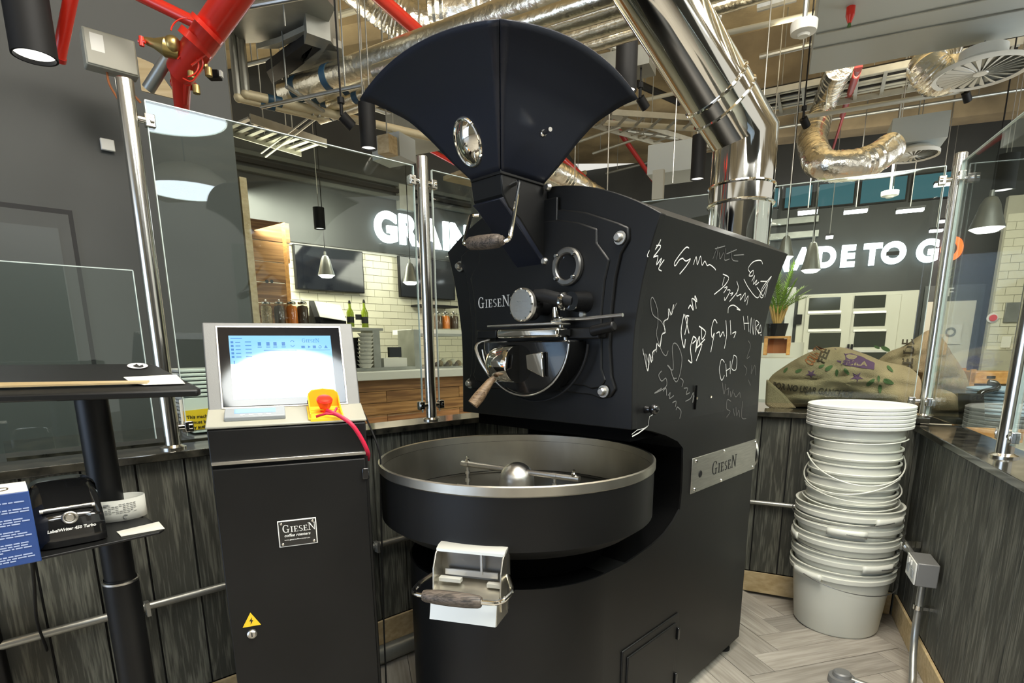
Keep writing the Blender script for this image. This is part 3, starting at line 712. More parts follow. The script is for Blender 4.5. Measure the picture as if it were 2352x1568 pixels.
sig([cc(s) for s in [[(170, 970), (205, 1120), (215, 1005), (230, 1060), (240, 990), (262, 970), (268, 930), (290, 950), (302, 870), (325, 850), (315, 780), (345, 755), (350, 690), (368, 730), (385, 660)]]])
sig([cc(s) for s in [[(455, 725), (435, 850), (455, 960), (465, 900)], [(460, 730), (490, 860)], [(460, 870), (480, 770), (470, 740), (490, 740)], [(485, 690), (500, 665), (520, 700), (510, 620), (545, 640), (530, 600), (540, 690)]]], 'chalk', .0045)
sig([cc(s) for s in [[(520, 880), (500, 960), (510, 1060), (485, 1045)], [(520, 880), (540, 900), (515, 930)], [(545, 905), (535, 990), (560, 880), (565, 940)], [(575, 815), (580, 900), (605, 850), (560, 810)], [(600, 900), (545, 960), (580, 935), (540, 1050)]]], 'chalk', .0045)
sig([cc(s) for s in [[(685, 790), (665, 765), (645, 830), (650, 890), (665, 860), (640, 990)], [(680, 860), (700, 850), (705, 885), (725, 850), (735, 880)], [(745, 770), (750, 870), (735, 965)], [(775, 770), (780, 870)], [(790, 860), (815, 850), (800, 890)]]], 'chalk', .0042)
sig([cc(s) for s in [[(735, 1060), (715, 1040), (700, 1110), (715, 1185), (735, 1150)], [(745, 1070), (750, 1160)], [(775, 1050), (775, 1140)], [(745, 1120), (775, 1100)], [(800, 1010), (785, 1100), (815, 1110), (820, 1030), (800, 1010)]]], 'chalk', .003)
sig([cc(s) for s in [[(405, 1170), (380, 1165), (360, 1100), (340, 1080), (380, 1110), (375, 950), (405, 935), (440, 1020), (430, 1130), (405, 1195), (380, 1170)], [(430, 1170), (450, 1190), (440, 1230)], [(455, 1240), (480, 1240), (470, 1280), (495, 1270)], [(465, 1330), (500, 1310), (520, 1270), (515, 1340), (525, 1290)]]], 'chalkdim', .0035)
sig([cc(s) for s in [[(300, 1120), (280, 1150), (300, 1190), (330, 1170), (330, 1230), (250, 1275), (300, 1240)], [(310, 1260), (330, 1240), (335, 1290)], [(345, 1290), (360, 1270), (355, 1310), (385, 1290)], [(375, 1340), (400, 1330), (395, 1370)], [(400, 1390), (410, 1370), (435, 1400), (425, 1450)]]], 'chalkdim', .0035)
sig([cc(s) for s in [[(720, 1200), (730, 1280)], [(735, 1280), (745, 1210)], [(750, 1250), (765, 1240), (760, 1290)], [(775, 1260), (780, 1300), (795, 1250)], [(800, 1270), (815, 1300), (840, 1270), (845, 1305)], [(780, 1330), (755, 1320), (750, 1380), (775, 1400), (750, 1440)], [(795, 1380), (805, 1430)], [(815, 1370), (820, 1430), (835, 1390), (840, 1440)], [(860, 1330), (855, 1440), (885, 1450)]]], 'chalkdim', .0028)
sig([cc(s) for s in [[(900, 910), (915, 950), (890, 1030), (910, 1020)], [(870, 1080), (890, 1110), (880, 1150)], [(925, 1080), (920, 1140), (945, 1080), (950, 1150)], [(900, 1180), (915, 1220)]]], 'chalkdim', .0025)

# cooling tray
ct = MB().lathe([(.452, 1.014), (.452, .885), (.40, .83), (.32, .80), (.32, .795), (.405, .82), (.457, .86), (.457, 1.014)], TC, Z, 96, True).build('cooling_tray', 'black', R, smooth=30)
MB().lathe([(.452, 1.012), (.452, 1.04), (.456, 1.043), (.461, 1.04), (.461, 1.016), (.457, 1.012)], TC, Z, 96, True).build('tray_rim', 'traysteel', ct)
MB().lathe([(.4515, 1.013), (.4505, .89)], TC, Z, 96).build('tray_wall', 'traysteel', ct)
MB().lathe([(.4505, .888), (.43, .888), (.425, .884), (.12, .884), (.115, .89), (.0, .89)], TC, Z, 96).build('perforated_floor', 'perf', ct)
MB().lathe([(.075, .89), (.075, .9), (.062, .905), (.06, .955)]+[(.06*math.cos(a), .955+.06*math.sin(a)) for a in [PI/2*i/10 for i in range(1, 11)]], TC, Z, 40).build('centre_dome', 'steel', R)
a1, a2 = hz(1053, 1067, .985), hz(1325, 1104, .985)
m_ = (a1+a2)/2; c_ = TC+Z*.985; a1 += c_-m_; a2 += c_-m_
ar_ = MB().tube([a1, a2], .0105, 16).build('stirring_arm', 'steel', R)
da = (a2-a1).normalized()
for p in (a1+da*.025, a2-da*.02): MB().lathe([(.009, 0), (.009, .008), (.005, .012), (.005, .02), (0, .022)], p+Z*.007, Z, 12).build('arm_bolt', 'chrome', ar_)
for p in (a1+da*.025, a2-da*.09):
    MB().lathe([(.012, -.008), (.012, .008)], p, da, 16).tube([p, p-Z*.085], .005, 10).lathe([(.009, 0), (.009, .01)], p-Z*.035, Z, 10).lathe([(.010, 0), (.010, .014)], p-Z*.065, Z, 10).build('paddle_post', 'steel', ar_)
    q = p-Z*.083; MB().prism([q-da*.05+Z*.0, q+da*.05, q+da*.05-Z*.012+sd*.03, q-da*.05-Z*.012+sd*.03], Z*.004).build('paddle', 'steel', ar_)
# outlet box on the tray front
ang = math.radians(-164.4); on = V((math.sin(ang), math.cos(ang), 0)); ot = V((-on.y, on.x, 0))  # outward, tangent(right)
if ot.dot(sn) < 0: ot = -ot
def OB(t, r, z): return TC+on*r+ot*t+Z*z
w2 = .096
side_p = [(.43, .878), (.47, .874), (.495, .86), (.515, .825), (.52, .77), (.515, .72), (.43, .73)]
out = MB().prism([OB(-w2, .448, .872), OB(w2, .448, .872), OB(w2, .448, .70), OB(-w2, .448, .70)], on*.012).build('outlet_box', 'darksteel', R, smooth=0)
for t_ in (-w2, w2-.004): MB().prism([OB(t_, r_, z_) for r_, z_ in side_p], ot*.004).build('outlet_side', 'traysteel', out, smooth=0, bevel=.001)
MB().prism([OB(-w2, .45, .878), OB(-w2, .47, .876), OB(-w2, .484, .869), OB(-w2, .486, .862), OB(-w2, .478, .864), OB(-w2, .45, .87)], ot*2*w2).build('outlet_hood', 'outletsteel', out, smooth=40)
MB().prism([OB(-w2+.004, .46, .778), OB(w2-.004, .46, .778), OB(w2-.004, .54, .755), OB(-w2+.004, .54, .755)], Z*.004).build('outlet_ramp', 'traysteel', out, smooth=0)
MB().box(OB(.03, .478, .835), (.006, .006, .062), (ot, on, Z)).build('divider_rod', 'steel', out)
MB().box(OB(.0, .475, .803), (.15, .006, .016), (ot, on, Z)).build('flap_hinge', 'steel', out)
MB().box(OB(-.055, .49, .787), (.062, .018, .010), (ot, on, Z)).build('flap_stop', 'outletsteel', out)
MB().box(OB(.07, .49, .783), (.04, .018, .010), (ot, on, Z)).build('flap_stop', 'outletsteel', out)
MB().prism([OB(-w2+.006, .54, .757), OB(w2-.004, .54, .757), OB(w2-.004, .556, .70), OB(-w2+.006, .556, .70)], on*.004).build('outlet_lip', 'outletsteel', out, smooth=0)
MB().prism([OB(w2-.006, .54, .755), OB(w2-.004, .45, .74), OB(w2-.004, .45, .69), OB(w2-.004, .556, .70)], ot*.002).build('lip_side', 'traysteel', out, smooth=0)
MB().tube(bend([OB(-w2-.002, .46, .80), OB(-w2-.03, .53, .787), OB(-w2-.025, .595, .785), OB(-w2+.03, .60, .785)], .02), .0065, 10).build('outlet_handle_arm', 'chrome', out)
MB().tube(bend([OB(w2+.002, .46, .80), OB(w2+.035, .53, .79), OB(w2+.02, .595, .785), OB(w2-.03, .60, .785)], .02), .0065, 10).build('outlet_handle_arm', 'chrome', out)
MB().lathe([(0, 0), (.013, .002), (.016, .01), (.0185, .04), (.0195, .08), (.0185, .12), (.016, .15), (.013, .157), (0, .159)], OB(-.088, .60, .785), ot, 24).build('outlet_handle', 'grip', out)

# flue pipe
fz = 450
fl = thing('flue_pipe', 'polished steel flue pipe bending up over the roaster to the ceiling', 'flue pipe', L(.15, 1.32, 1.3))
fb = L(.15, 1.32, 1.3); fr_ = .135
d_ = ray(1683, 318); kk = V((fb.x-EYE.x, fb.y-EYE.y, 0)).length/V((d_.x, d_.y, 0)).length
el = EYE+d_*kk; el.x, el.y = fb.x, fb.y
MB().lathe([(fr_, 0), (fr_, el.z-fb.z-.0)], fb, Z, 56).build('vertical_pipe', 'flue', fl)
dt = ray(1478, -60); top = EYE+dt*(kk*.86)
dd = (top-el).normalized()
def elbow():
    mb = MB(); pts = [el-Z*.17, el-Z*.05, el+dd*.05*1, el+dd*.17]
    return mb
mid = (Z+dd).normalized()
mb = MB(); vs = []; seg = 56
nrm_plane = mid
for (base_p, ax_) in ((el-Z*.05, Z), ):
    pass
a_ = Z.cross(dd).normalized(); b1_ = a_.cross(Z); b2_ = a_.cross(dd)
rings = []
for k in range(seg):
    t = 2*PI*k/seg; o = a_*math.cos(t)*fr_
    p0 = el-Z*.15+o+b1_*math.sin(t)*fr_
    pm = el+o+b1_*math.sin(t)*fr_; pm = pm+Z*(-(pm-el).dot(mid)/Z.dot(mid))
    p1 = el+dd*.15+o+b2_*math.sin(t)*fr_
    rings.append((p0, pm, p1))
vs = [r[0] for r in rings]+[r[1] for r in rings]+[r[2] for r in rings]
fs = [(j*seg+k, j*seg+(k+1) % seg, (j+1)*seg+(k+1) % seg, (j+1)*seg+k) for j in (0, 1) for k in range(seg)]
# push the base pipe below the elbow
bpy.data.objects.remove(fl.children[0])
zb = -.15
MB().lathe([(fr_, 0), (fr_, el.z-fb.z+zb)], fb, Z, 56).build('vertical_pipe', 'flue', fl)
MB().add(vs, fs).build('elbow', 'flue', fl, smooth=30)
MB().lathe([(fr_, .15), (fr_, 2.6)], el, dd, 56).build('inclined_pipe', 'flue', fl)
def collar(p, ax, w=.075):
    MB().lathe([(fr_+.0, 0), (fr_+.008, .002), (fr_+.01, .008), (fr_+.004, .014), (fr_+.004, w-.014), (fr_+.01, w-.008), (fr_+.008, w-.002), (fr_, w)], p, ax, 56, True).build('collar', 'flue', fl)
collar(el-Z*.29, Z, .09); collar(el+dd*.17, dd, .08); collar(el+dd*.80, dd, .09); collar(el+dd*1.4, dd, .09)
MB().ribbon([el-Z*.29+V((-.09, -.104, 0)), fb+V((-.09, -.104, .1))], .004, V((-.65, -.75, 0))).build('seam', 'steel', fl, smooth=0)
# ---------------------------------------------------------------- control cabinet with touch screen
k0_, k1_ = V((-.809, 1.476, 0)), V((-.427, 1.632, 0))
kX = (k1_-k0_).normalized(); kB = V((-kX.y, kX.x, 0)); KW = (k1_-k0_).length
cab = thing('control_cabinet', 'tall black control cabinet with tilted touch screen beside the roaster', 'control cabinet', k0_+kX*KW/2+kB*.16)
def KC(s, d, z): return k0_+kX*s+kB*d+Z*z
MB().prism([KC(-.0, d, z) for d, z in [(0, .03), (0, 1.188), (.105, 1.226), (.30, 1.226), (.30, .03)]], kX*KW).build('cabinet_body', 'black', cab, bevel=.003)
MB().box(KC(KW/2-.004, -.009, .56), (KW-.012, .016, 1.05), (kX, kB, Z)).build('cabinet_door', 'black', cab, bevel=.003)
MB().box(KC(KW/2-.002, -.008, 1.1), (KW-.01, .014, .009), (kX, kB, Z)).build('trim_strip', 'steel', cab, bevel=.001, label='bright metal strip above the door')
for z in (1.04, .3):
    h_ = MB().box(KC(KW-.012, -.02, z), (.02, .012, .034), (kX, kB, Z)).build('door_hinge', 'blackgloss', cab, bevel=.003)
tp = V((kB.x*.105, kB.y*.105, .038)).normalized(); tn = kX.cross(tp)
MB().box(KC(KW/2, .0, 1.192)+tp*.056+tn*.003, (KW+.006, .113, .008), (kX, tp, tn)).build('console_plate', 'beige', cab, bevel=.003)
# screen housing
th = math.radians(20); sY = kB*math.sin(th)+Z*math.cos(th); sN = kX.cross(sY)*1.0
S0 = KC(0, .105, 1.226)
def SC(a, b, n=0): return S0+kX*a+sY*b+sN*n
MB().prism([KC(-.002, .30, 1.22), KC(-.002, .105, 1.226), SC(-.002, .262), SC(-.002, .262)+kB*.16-Z*.03], kX*(KW+.004)).build('screen_housing', 'silver', cab, bevel=.004)
MB().box(SC(KW/2, .131, .004), (KW, .262, .012), (kX, sY, sN)).build('screen_frame', 'silver', cab, bevel=.003)
scr = MB().box(SC(.205, .128, .0125), (.335, .236, .005), (kX, sY, sN)).build('touch_screen', 'tv', cab, bevel=.001)
MB().box(SC(.205, .128, .011), (.345, .246, .004), (kX, sY, sN)).build('screen_bezel', 'steel', cab, bevel=.001)
zf = .0153
def scrbox(a0, b0, a1, b1, m, name='screen_mark', lift=0): return MB().box(SC((a0+a1)/2, (b0+b1)/2, zf+lift), (a1-a0, b1-b0, .0004), (kX, sY, sN)), m, name
mb, m, n = scrbox(.065, .03, .345, .22, 'screen', 'display'); disp = mb.build('display', m, cab, smooth=0, label='light blue lit display')
mk = MB()
for r in range(5):
    y = .2-r*.011
    mk.box(SC(.073, y, zf+.0004), (.007, .006, .0004), (kX, sY, sN)).box(SC(.088, y, zf+.0004), (.013, .0025, .0004), (kX, sY, sN)).box(SC(.115, y+.001, zf+.0004), (.016, .0022, .0004), (kX, sY, sN))
mk.box(SC(.085, .212, zf+.0004), (.03, .002, .0004), (kX, sY, sN)).box(SC(.075, .115, zf+.0004), (.003, .06, .0004), (kX, sY, sN)).box(SC(.2, .175, zf+.0004), (.09, .0022, .0004), (kX, sY, sN)).box(SC(.305, .175, zf+.0004), (.07, .0012, .0004), (kX, sY, sN))
for i, a in enumerate((.145, .168, .187, .21)): mk.box(SC(a, .195, zf+.0004), (.009, .011, .0004), (kX, sY, sN)).box(SC(a, .185, zf+.0004), (.011, .002, .0004), (kX, sY, sN))
mk.ribbon([SC(.23, .201, zf+.0006), SC(.235, .206, zf+.0006), SC(.24, .201, zf+.0006)], .002, sN).ribbon([SC(.23, .19, zf+.0006), SC(.235, .185, zf+.0006), SC(.24, .19, zf+.0006)], .002, sN)
mk.prism([SC(.278, .181, zf), SC(.278, .189, zf), SC(.285, .185, zf)], sN*.001).box(SC(.264, .185, zf+.0004), (.01, .007, .0004), (kX, sY, sN)).box(SC(.296, .185, zf+.0004), (.009, .008, .0004), (kX, sY, sN))
mk.tube([SC(.312, .185, zf+.0004)+kX*.004*math.cos(a)+sY*.004*math.sin(a) for a in [k*PI/5 for k in range(10)]], .001, 4, True).prism([SC(.324, .181, zf), SC(.334, .181, zf), SC(.329, .19, zf)], sN*.001)
mk.build('screen_icons', 'screendark', disp, smooth=0)
mb, wd = serif('GIESEN', SC(.262, .199, zf), kX, sY, .012, sN, .0006, .1); mb.build('screen_lettering', 'screendark', disp, smooth=0)
MB().box(SC(.2, .085, zf+.0004), (.27, .1, .0004), (kX, sY, sN)).build('chart_area', 'screenwhite', disp, smooth=0)
# small thermostat display on the console
def CP(a, b, n=0): return KC(a, 0, 1.192)+tp*b+tn*(.007+n)
dd_ = MB().box(CP(.12, .055, .006), (.155, .058, .014), (kX, tp, tn)).build('temperature_controller', 'lightgrey', cab, bevel=.003)
MB().box(CP(.12, .06, .0135), (.105, .026, .001), (kX, tp, tn)).build('lcd', 'lcd', dd_)
for k in range(4): MB().box(CP(.088+k*.022, .036, .0135), (.012, .005, .002), (kX, tp, tn)).build('button', 'white', dd_, bevel=.001)
# emergency stop: orange guard, red mushroom button
eg = CP(.305, .05, 0); ks = 1.22
es = MB().box(eg+tn*.003, (.08*ks, .07*ks, .006), (kX, tp, tn)).build('stop_base', 'yellow', cab, bevel=.002)
pts = [(-.034, 0), (-.036, .03), (-.034, .046), (-.026, .054), (0, .058), (.026, .054), (.034, .046), (.036, .03), (.034, 0)]
MB().prism([eg+kX*a*ks+Z*b*ks+kB*.03 for a, b in pts], kB*.004).build('guard_back', 'orange', es, bevel=.002)
for s in (-1, 1): MB().prism([eg+kX*s*.036*ks-tp*.036*ks+tn*.002, eg+kX*s*.036*ks-tp*.036*ks+Z*.02, eg+kX*s*.036*ks+kB*.0+Z*.03, eg+kX*s*.036*ks+kB*.032+Z*.05, eg+kX*s*.036*ks+kB*.032+Z*.005], kX*.004*-s).build('guard_side', 'orange', es, bevel=.001)
MB().box(eg-tp*.012*ks+Z*.017, (.074*ks, .004, .004), (kX, kB, Z)).build('guard_bar', 'yellow', es, bevel=.001)
MB().prism([eg+kX*a*ks-tp*.038*ks+Z*b for a, b in [(-.036, -.002), (.036, -.002), (.036, .008), (-.036, .008)]], -kB*.003).build('guard_front', 'yellow', es, bevel=.001)
MB().lathe([(.013, 0), (.014, .016), (.017, .018), (.022, .036), (.0225, .04), (.019, .045), (.01, .047), (0, .047)], eg+tn*.006+kB*.004, (tn-kB*.15).normalized(), 28).build('stop_button', 'redbutton', es)
# lanyard
a_ = [eg-kB*.042+kX*.0+Z*.012, eg-kB*.055+kX*.03+Z*.0, eg-kB*.075+kX*.065-Z*.025, eg-kB*.07+kX*.09-Z*.07, eg-kB*.06+kX*.108-Z*.115, eg-kB*.0+kX*.112-Z*.15]
ly = MB().ribbon(bend(a_, .03), .012, -kB); ly.ribbon([eg-kB*.04-kX*.028-Z*.004, eg-kB*.047+Z*.004, eg-kB*.05+kX*.018+Z*.001, eg-kB*.048+kX*.03+Z*.02], .007, -kB)
lo = ly.build('lanyard', 'lanyard', None, label='red strap hanging from the orange emergency stop guard', cat='strap'); s_ = lo.modifiers.new('t', 'SOLIDIFY'); s_.thickness = .002
# maker badge, warning triangle, lock
def KF(px, py, off=.018): return hp(px, py, k0_-kB*off, math.degrees(math.atan2(kX.x, kX.y)))
c = KF(684, 1222)
bd = MB().box(c, (.104, .003, .078), (kX, kB, Z)).build('maker_badge', 'chalk', cab, bevel=.001)
MB().box(c-kB*.0018, (.098, .001, .072), (kX, kB, Z)).build('badge_face', 'blackgloss', bd, smooth=0)
mb, wd = serif('GIESEN', c-kX*.04+Z*.004-kB*.0022, kX, Z, .022, -kB, .0005, .08); mb.build('badge_lettering', 'chalk', bd, smooth=0)
textmesh('coffee roasters', c-kX*.037-Z*.009-kB*.0028, kX, Z, .0115, .0002, .0002, shear=.3).build('badge_lettering', 'chalk', bd, smooth=0)
textmesh('www.giesencoffeeroasters.eu', c-kX*.037-Z*.02-kB*.0028, kX, Z, .0058, .0002, 0).build('badge_lettering', 'chalk', bd, smooth=0)
for a in (-.042, .042):
    for b in (-.03, .03): MB().lathe([(0, .002), (.003, .002), (.004, 0)], c-kB*.002+kX*a+Z*b, -kB, 10).build('rivet', 'chrome', bd)
c = KF(577, 1424)
tr_ = MB().prism([c-kX*.024-Z*.018, c+kX*.024-Z*.018, c+Z*.024], -kB*.001).build('warning_triangle', 'yellow', cab, smooth=0, label='yellow electrical hazard triangle')
MB().prism([c-kB*.0013+kX*a+Z*b for a, b in [(.003, .010), (-.005, -.002), (-.0005, -.002), (-.003, -.013), (.005, .0), (.001, .0)]], -kB*.0004).build('lightning_bolt', 'ink', tr_, smooth=0)
c = KF(579, 1455)
lk = MB().lathe([(0, .008), (.009, .008), (.013, .005), (.0145, 0)], c, -kB, 24).build('lock', 'steel', cab)
MB().box(c-kB*.0085, (.003, .002, .012), (kX, kB, Z)).build('key_slot', 'ink', lk)
# thin data cable behind the cabinet
tb('cable', bend([KC(KW+.02, .2, 1.2), KC(KW+.03, .1, 1.15), KC(KW+.05, .08, 1.08), KC(KW+.045, .1, .9), KC(KW+.035, .12, .5), KC(KW+.03, .14, .012)], .08), .003, 'rubber', None, 8, label='thin dark cable hanging between the control cabinet and the tray', cat='cable')

# ---------------------------------------------------------------- standing desk
def FY(px, py, Y): d = ray(px, py); return EYE+d*(Y/d.y)
d_ = ray(262, 1240); col = EYE+d_*(1.47/d_.y); col.z = 0
desk = thing('standing_desk', 'black standing desk with round column and a lower shelf', 'desk', (col.x, col.y, 0))
t4 = [FY(-90, 908, 1.15), FY(452, 893, 1.31), FY(461, 889, 1.325), FY(358, 836, 1.60), FY(345, 833.5, 1.62), FY(-90, 836, 1.5)]
MB().prism([p-Z*.018 for p in t4], Z*.016).build('table_top', 'black', desk, bevel=.004)
tc = sum(t4, V())/6
MB().box((col.x+.0, col.y-.02, 1.295), (.13, .14, .03), (dA, oA, Z)).build('top_bracket', 'black', desk, bevel=.004)
MB().lathe([(.037, .04), (.037, 1.3)], col, Z, 32).build('inner_column', 'black', desk)
MB().lathe([(.043, .02), (.043, .77), (.039, .772), (.039, .78)], col, Z, 32).build('outer_column', 'black', desk)
MB().lathe([(.04, 0), (.0445, .001), (.0445, .007), (.04, .008)], col+Z*.768, Z, 32, True).build('column_ring', 'steel', desk, label='thin bright collar on the column')
MB().box(col+Z*.015, (.5, .07, .03), (dA, oA, Z)).box(col+Z*.015, (.07, .45, .03), (dA, oA, Z)).build('desk_foot', 'black', desk, bevel=.004)
SZ = .96
s4 = [hz(-100, 1322, SZ), hz(366, 1221, SZ), hz(377, 1214, SZ), hz(336, 1187, SZ), hz(-100, 1240, SZ)]
MB().prism([p-Z*.006 for p in s4], Z*.006).build('lower_shelf', 'black', desk, bevel=.0015)
MB().box(col+Z*.94-oA*.04, (.05, .12, .02), (dA, oA, Z)).build('shelf_bracket', 'black', desk, bevel=.003)
# printed mark and papers on the desk top
def on_top(px, py, lift=.0):
    p0, p1, p2 = t4[0], t4[1], t4[4]; n = (p1-p0).cross(p2-p0).normalized(); d = ray(px, py)
    return EYE+d*((p0-EYE).dot(n)/d.dot(n))+Z*lift
mb = MB()
cc_ = (316, 840)
lg = MB().add([on_top(316+24*math.cos(a), 840+6.5*math.sin(a), .0006) for a in [k*PI/12 for k in range(24)]], [tuple(range(24))[::-1]])
lgo = lg.build('round_decal', 'chalk', desk, smooth=0, label='small white round printed mark')
MB().prism([on_top(x, y, .0009) for x, y in [(305, 841), (314, 836), (320, 841), (328, 838), (330, 843), (322, 845), (312, 844)]], Z*.0003).build('decal_figure', 'ink', lgo, smooth=0)
MB().prism([on_top(x, y, .001) for x, y in [(284, 868), (405, 862), (425, 882), (330, 885), (300, 880)]], Z*.0015).build('paper_sheet', 'paper', None, smooth=0, label='white paper sheets at the right end of the desk top', cat='paper')
MB().prism([on_top(x, y, .003) for x, y in [(-60, 895), (338, 884), (344, 880), (-60, 886)]], Z*.004).build('wooden_ruler', 'pine', None, smooth=0, label='long pale wooden stick lying along the desk top edge', cat='stick')
# carton on the shelf
c0 = hz(97, 1288, SZ); 
bw, bdp, bh = .3, .11, .155
carton = thing('carton', 'dark blue printed carton standing on the lower desk shelf', 'box', c0-dA*bw/2+oA*bdp/2)
MB().box(c0-dA*bw/2+oA*bdp/2+Z*bh/2, (bw, bdp, bh), (dA, oA, Z)).build('box_body', 'bluebox', carton, bevel=.002)
MB().box(c0-dA*bw/2+oA*bdp/2+Z*(bh+.001), (bw-.002, bdp-.002, .002), (dA, oA, Z)).build('box_lid', 'paper', carton, smooth=0, label='pale printed lid')
pr_ = MB(); r1 = random.Random(3); z = bh-.02
for blk in (2, 3, 4, 4, 4, 3, 3):
    for k in range(blk):
        wdt = .1+.02*r1.random() if k < blk-1 else .05+.04*r1.random()
        x = .026
        while x < wdt+.02:
            wl = .006+.012*r1.random(); pr_.box(c0-dA*(.15-x-wl/2)-oA*.0006+Z*z, (wl-.002, .0006, .0024), (dA, oA, Z)); x += wl
        z -= .0052
    z -= .005
    if z < .01: break
pr_.build('box_print', 'boxtext', carton, smooth=0, kind='stuff')
mbk = MB()
for k in range(10): mbk.tube([c0-dA*(.05+.02*math.cos(k*1.3))+oA*(.04+.02*math.sin(k*1.3))+Z*(bh+.0025), c0-dA*(.05+.02*math.cos(k*1.3+1))+oA*(.04+.02*math.sin(k*1.3+1))+Z*(bh+.0025)], .0012, 4)
mbk.build('lid_print', 'inkbrown', carton, smooth=0, kind='stuff')
# label printer
p0 = hz(172, 1254, SZ)
prn = thing('label_printer', 'glossy black label printer on the lower desk shelf', 'printer', p0)
prf = [(0, .004), (-.006, .02), (-.006, .05), (0, .072), (.02, .09), (.06, .122), (.1, .14), (.14, .143), (.175, .125), (.19, .08), (.19, .004)]
def PRN(a, b, z): return p0+dA*a+oA*b+Z*z
def shell(w_, prf, crown=.01):
    mb = MB(); n = len(prf)
    def f(u, v):
        a = (u*2-1); i = v*(n-1); k = min(int(i), n-2); t = i-k
        b = prf[k][0]*(1-t)+prf[k+1][0]*t; z = prf[k][1]*(1-t)+prf[k+1][1]*t
        e = abs(a)**5; zz = z*(1-.12*e)-0*crown
        return PRN(a*w_/2, b+(.012*e if b < .1 else -.012*e), zz)
    mb.grid(f, 14, 40); mb.prism([PRN(-w_/2, b+(.012 if b < .1 else -.012), z*.88) for b, z in prf], dA*.0005).prism([PRN(w_/2, b+(.012 if b < .1 else -.012), z*.88) for b, z in prf], -dA*.0005)
    return mb
shell(.128, prf).build('printer_case', 'blackgloss', prn, smooth=60)
sl = MB().tube([PRN(-.05, .012, .0885), PRN(.05, .012, .0885)], .005, 10).build('label_slot', 'steel', prn, label='bright label slot trim')
MB().tube([PRN(-.044, .007, .088), PRN(.044, .007, .088)], .0025, 8).build('slot_gap', 'ink', prn)
MB().tube([PRN(0, -.004, .07)+dA*.013*math.cos(a)+Z*.012*math.sin(a) for a in [k*PI/9 for k in range(18)]], .003, 8, True).build('button_ring', 'steel', prn)
MB().lathe([(0, .004), (.007, .004), (.01, 0)], PRN(0, -.003, .07), -oA, 16).build('feed_button', 'steel', prn)
textmesh('LabelWriter 450 Turbo', PRN(-.044, -.0075, .042), dA, Z, .0092, .0004, .0003, shear=.2).build('printer_lettering', 'chalk', prn, smooth=0)
# label roll
rc = hz(278, 1188, SZ)
roll = thing('label_roll', 'white roll of printed labels standing open on the desk shelf', 'label roll', rc)
def spiral(u, v): 
    a = u*2.15*2*PI+2.2; r = .054-.004*u; return rc+dA*r*1.15*math.cos(a)+oA*r*.85*math.sin(a)+Z*(.001+.056*v)
ro = MB().grid(spiral, 90, 2).build('label_strip', 'paper', roll); s_ = ro.modifiers.new('t', 'SOLIDIFY'); s_.thickness = .0006
lp = MB(); 
for k in range(6):
    for seg_ in range(9):
        if r1.random() < .2: continue
        a0 = -PI/2-.62+seg_*.13; pts = [rc+dA*.0553*1.15*math.cos(a)+oA*.0553*.85*math.sin(a)+Z*(.046-k*.0045) for a in (a0, a0+.05, a0+.1)]
        lp.ribbon(pts, .0016, -oA)
lp.tube([rc+dA*(.005+.005*math.cos(a))-oA*.0475+Z*(.012+.005*math.sin(a)) for a in [k*PI/5+.6 for k in range(8)]], .0015, 5)
lp.box(rc-dA*.033-oA*.0405+Z*.047, (.012, .002, .004), (dA, oA, Z))
lp.build('roll_print', 'paperprint', roll, smooth=0, kind='stuff')
MB().prism([hz(x, y, SZ+.001) for x, y in [(268, 1222), (365, 1199), (378, 1214), (278, 1232)]], Z*.002).build('label_offcut', 'paper', None, smooth=0, label='strip of pale label paper at the tip of the desk shelf', cat='paper')
# desk cables
tb('cable', bend([hz(78, 1300, .95)+oA*.1, hz(82, 1340, .85)+oA*.08, hz(84, 1430, .6), hz(112, 1500, .42), hz(98, 1568, .3), hz(96, 1650, .05)], .1), .004, 'rubber', None, 8, label='thin black cable hanging below the desk shelf', cat='cable')
tb('monitor_pole', [hz(20, 1590, .35)-Z*.3, hz(-28, 1410, .62)], .02, 'black', None, 16, label='black leg at the far left under the desk', cat='desk leg')

# ---------------------------------------------------------------- glass screen: posts, panels
def post(P, lab, grp=None, dirs=(), z0=1.048, h=2.25):
    t = thing('glass_post', lab, 'post', P+Z*z0)
    MB().lathe([(.0, 0), (.042, 0), (.042, .006), (.03, .012), (.026, .014), (.026, h-z0-.004), (.022, h-z0), (0, h-z0)], P+Z*z0, Z, 32).build('post', 'post', t)
    for d in dirs:
        for z in (z0+.075, 2.14):
            MB().lathe([(.011, .02), (.011, .055), (.016, .057), (.016, .068), (.008, .072), (0, .072)], P+Z*z, d, 16).build('glass_clamp', 'chrome', t)
            MB().box(P+Z*z+d*.058, (.03, .026, .04), (d, V((-d.y, d.x, 0)), Z)).build('clamp_jaw', 'post', t, bevel=.003)
    return t
PAg = PA+oA*.06; PBg = PB+oB*.06; PCg = PC+oC*.06
def gnd(p): return V((p.x, p.y, 0))
p1 = gnd(hp(398, 1025, PAg, YA)); p2 = gnd(hp(991, 955, PAg, YA)); p3 = gnd(hp(2121, 955, PBg, YB)); p4 = gnd(hp(2302, 1065, PCg, YC))
post(p1, 'steel glass post standing left of the control cabinet', dirs=(dA,))
post(p2, 'steel glass post between the control cabinet and the roaster', dirs=(dA, -dA))
post(p3, 'steel glass post in the corner above the bucket stack', dirs=(dB, -dC))
post(p4, 'steel glass post at the right edge of the picture', dirs=(dC, -dC), z0=1.012)
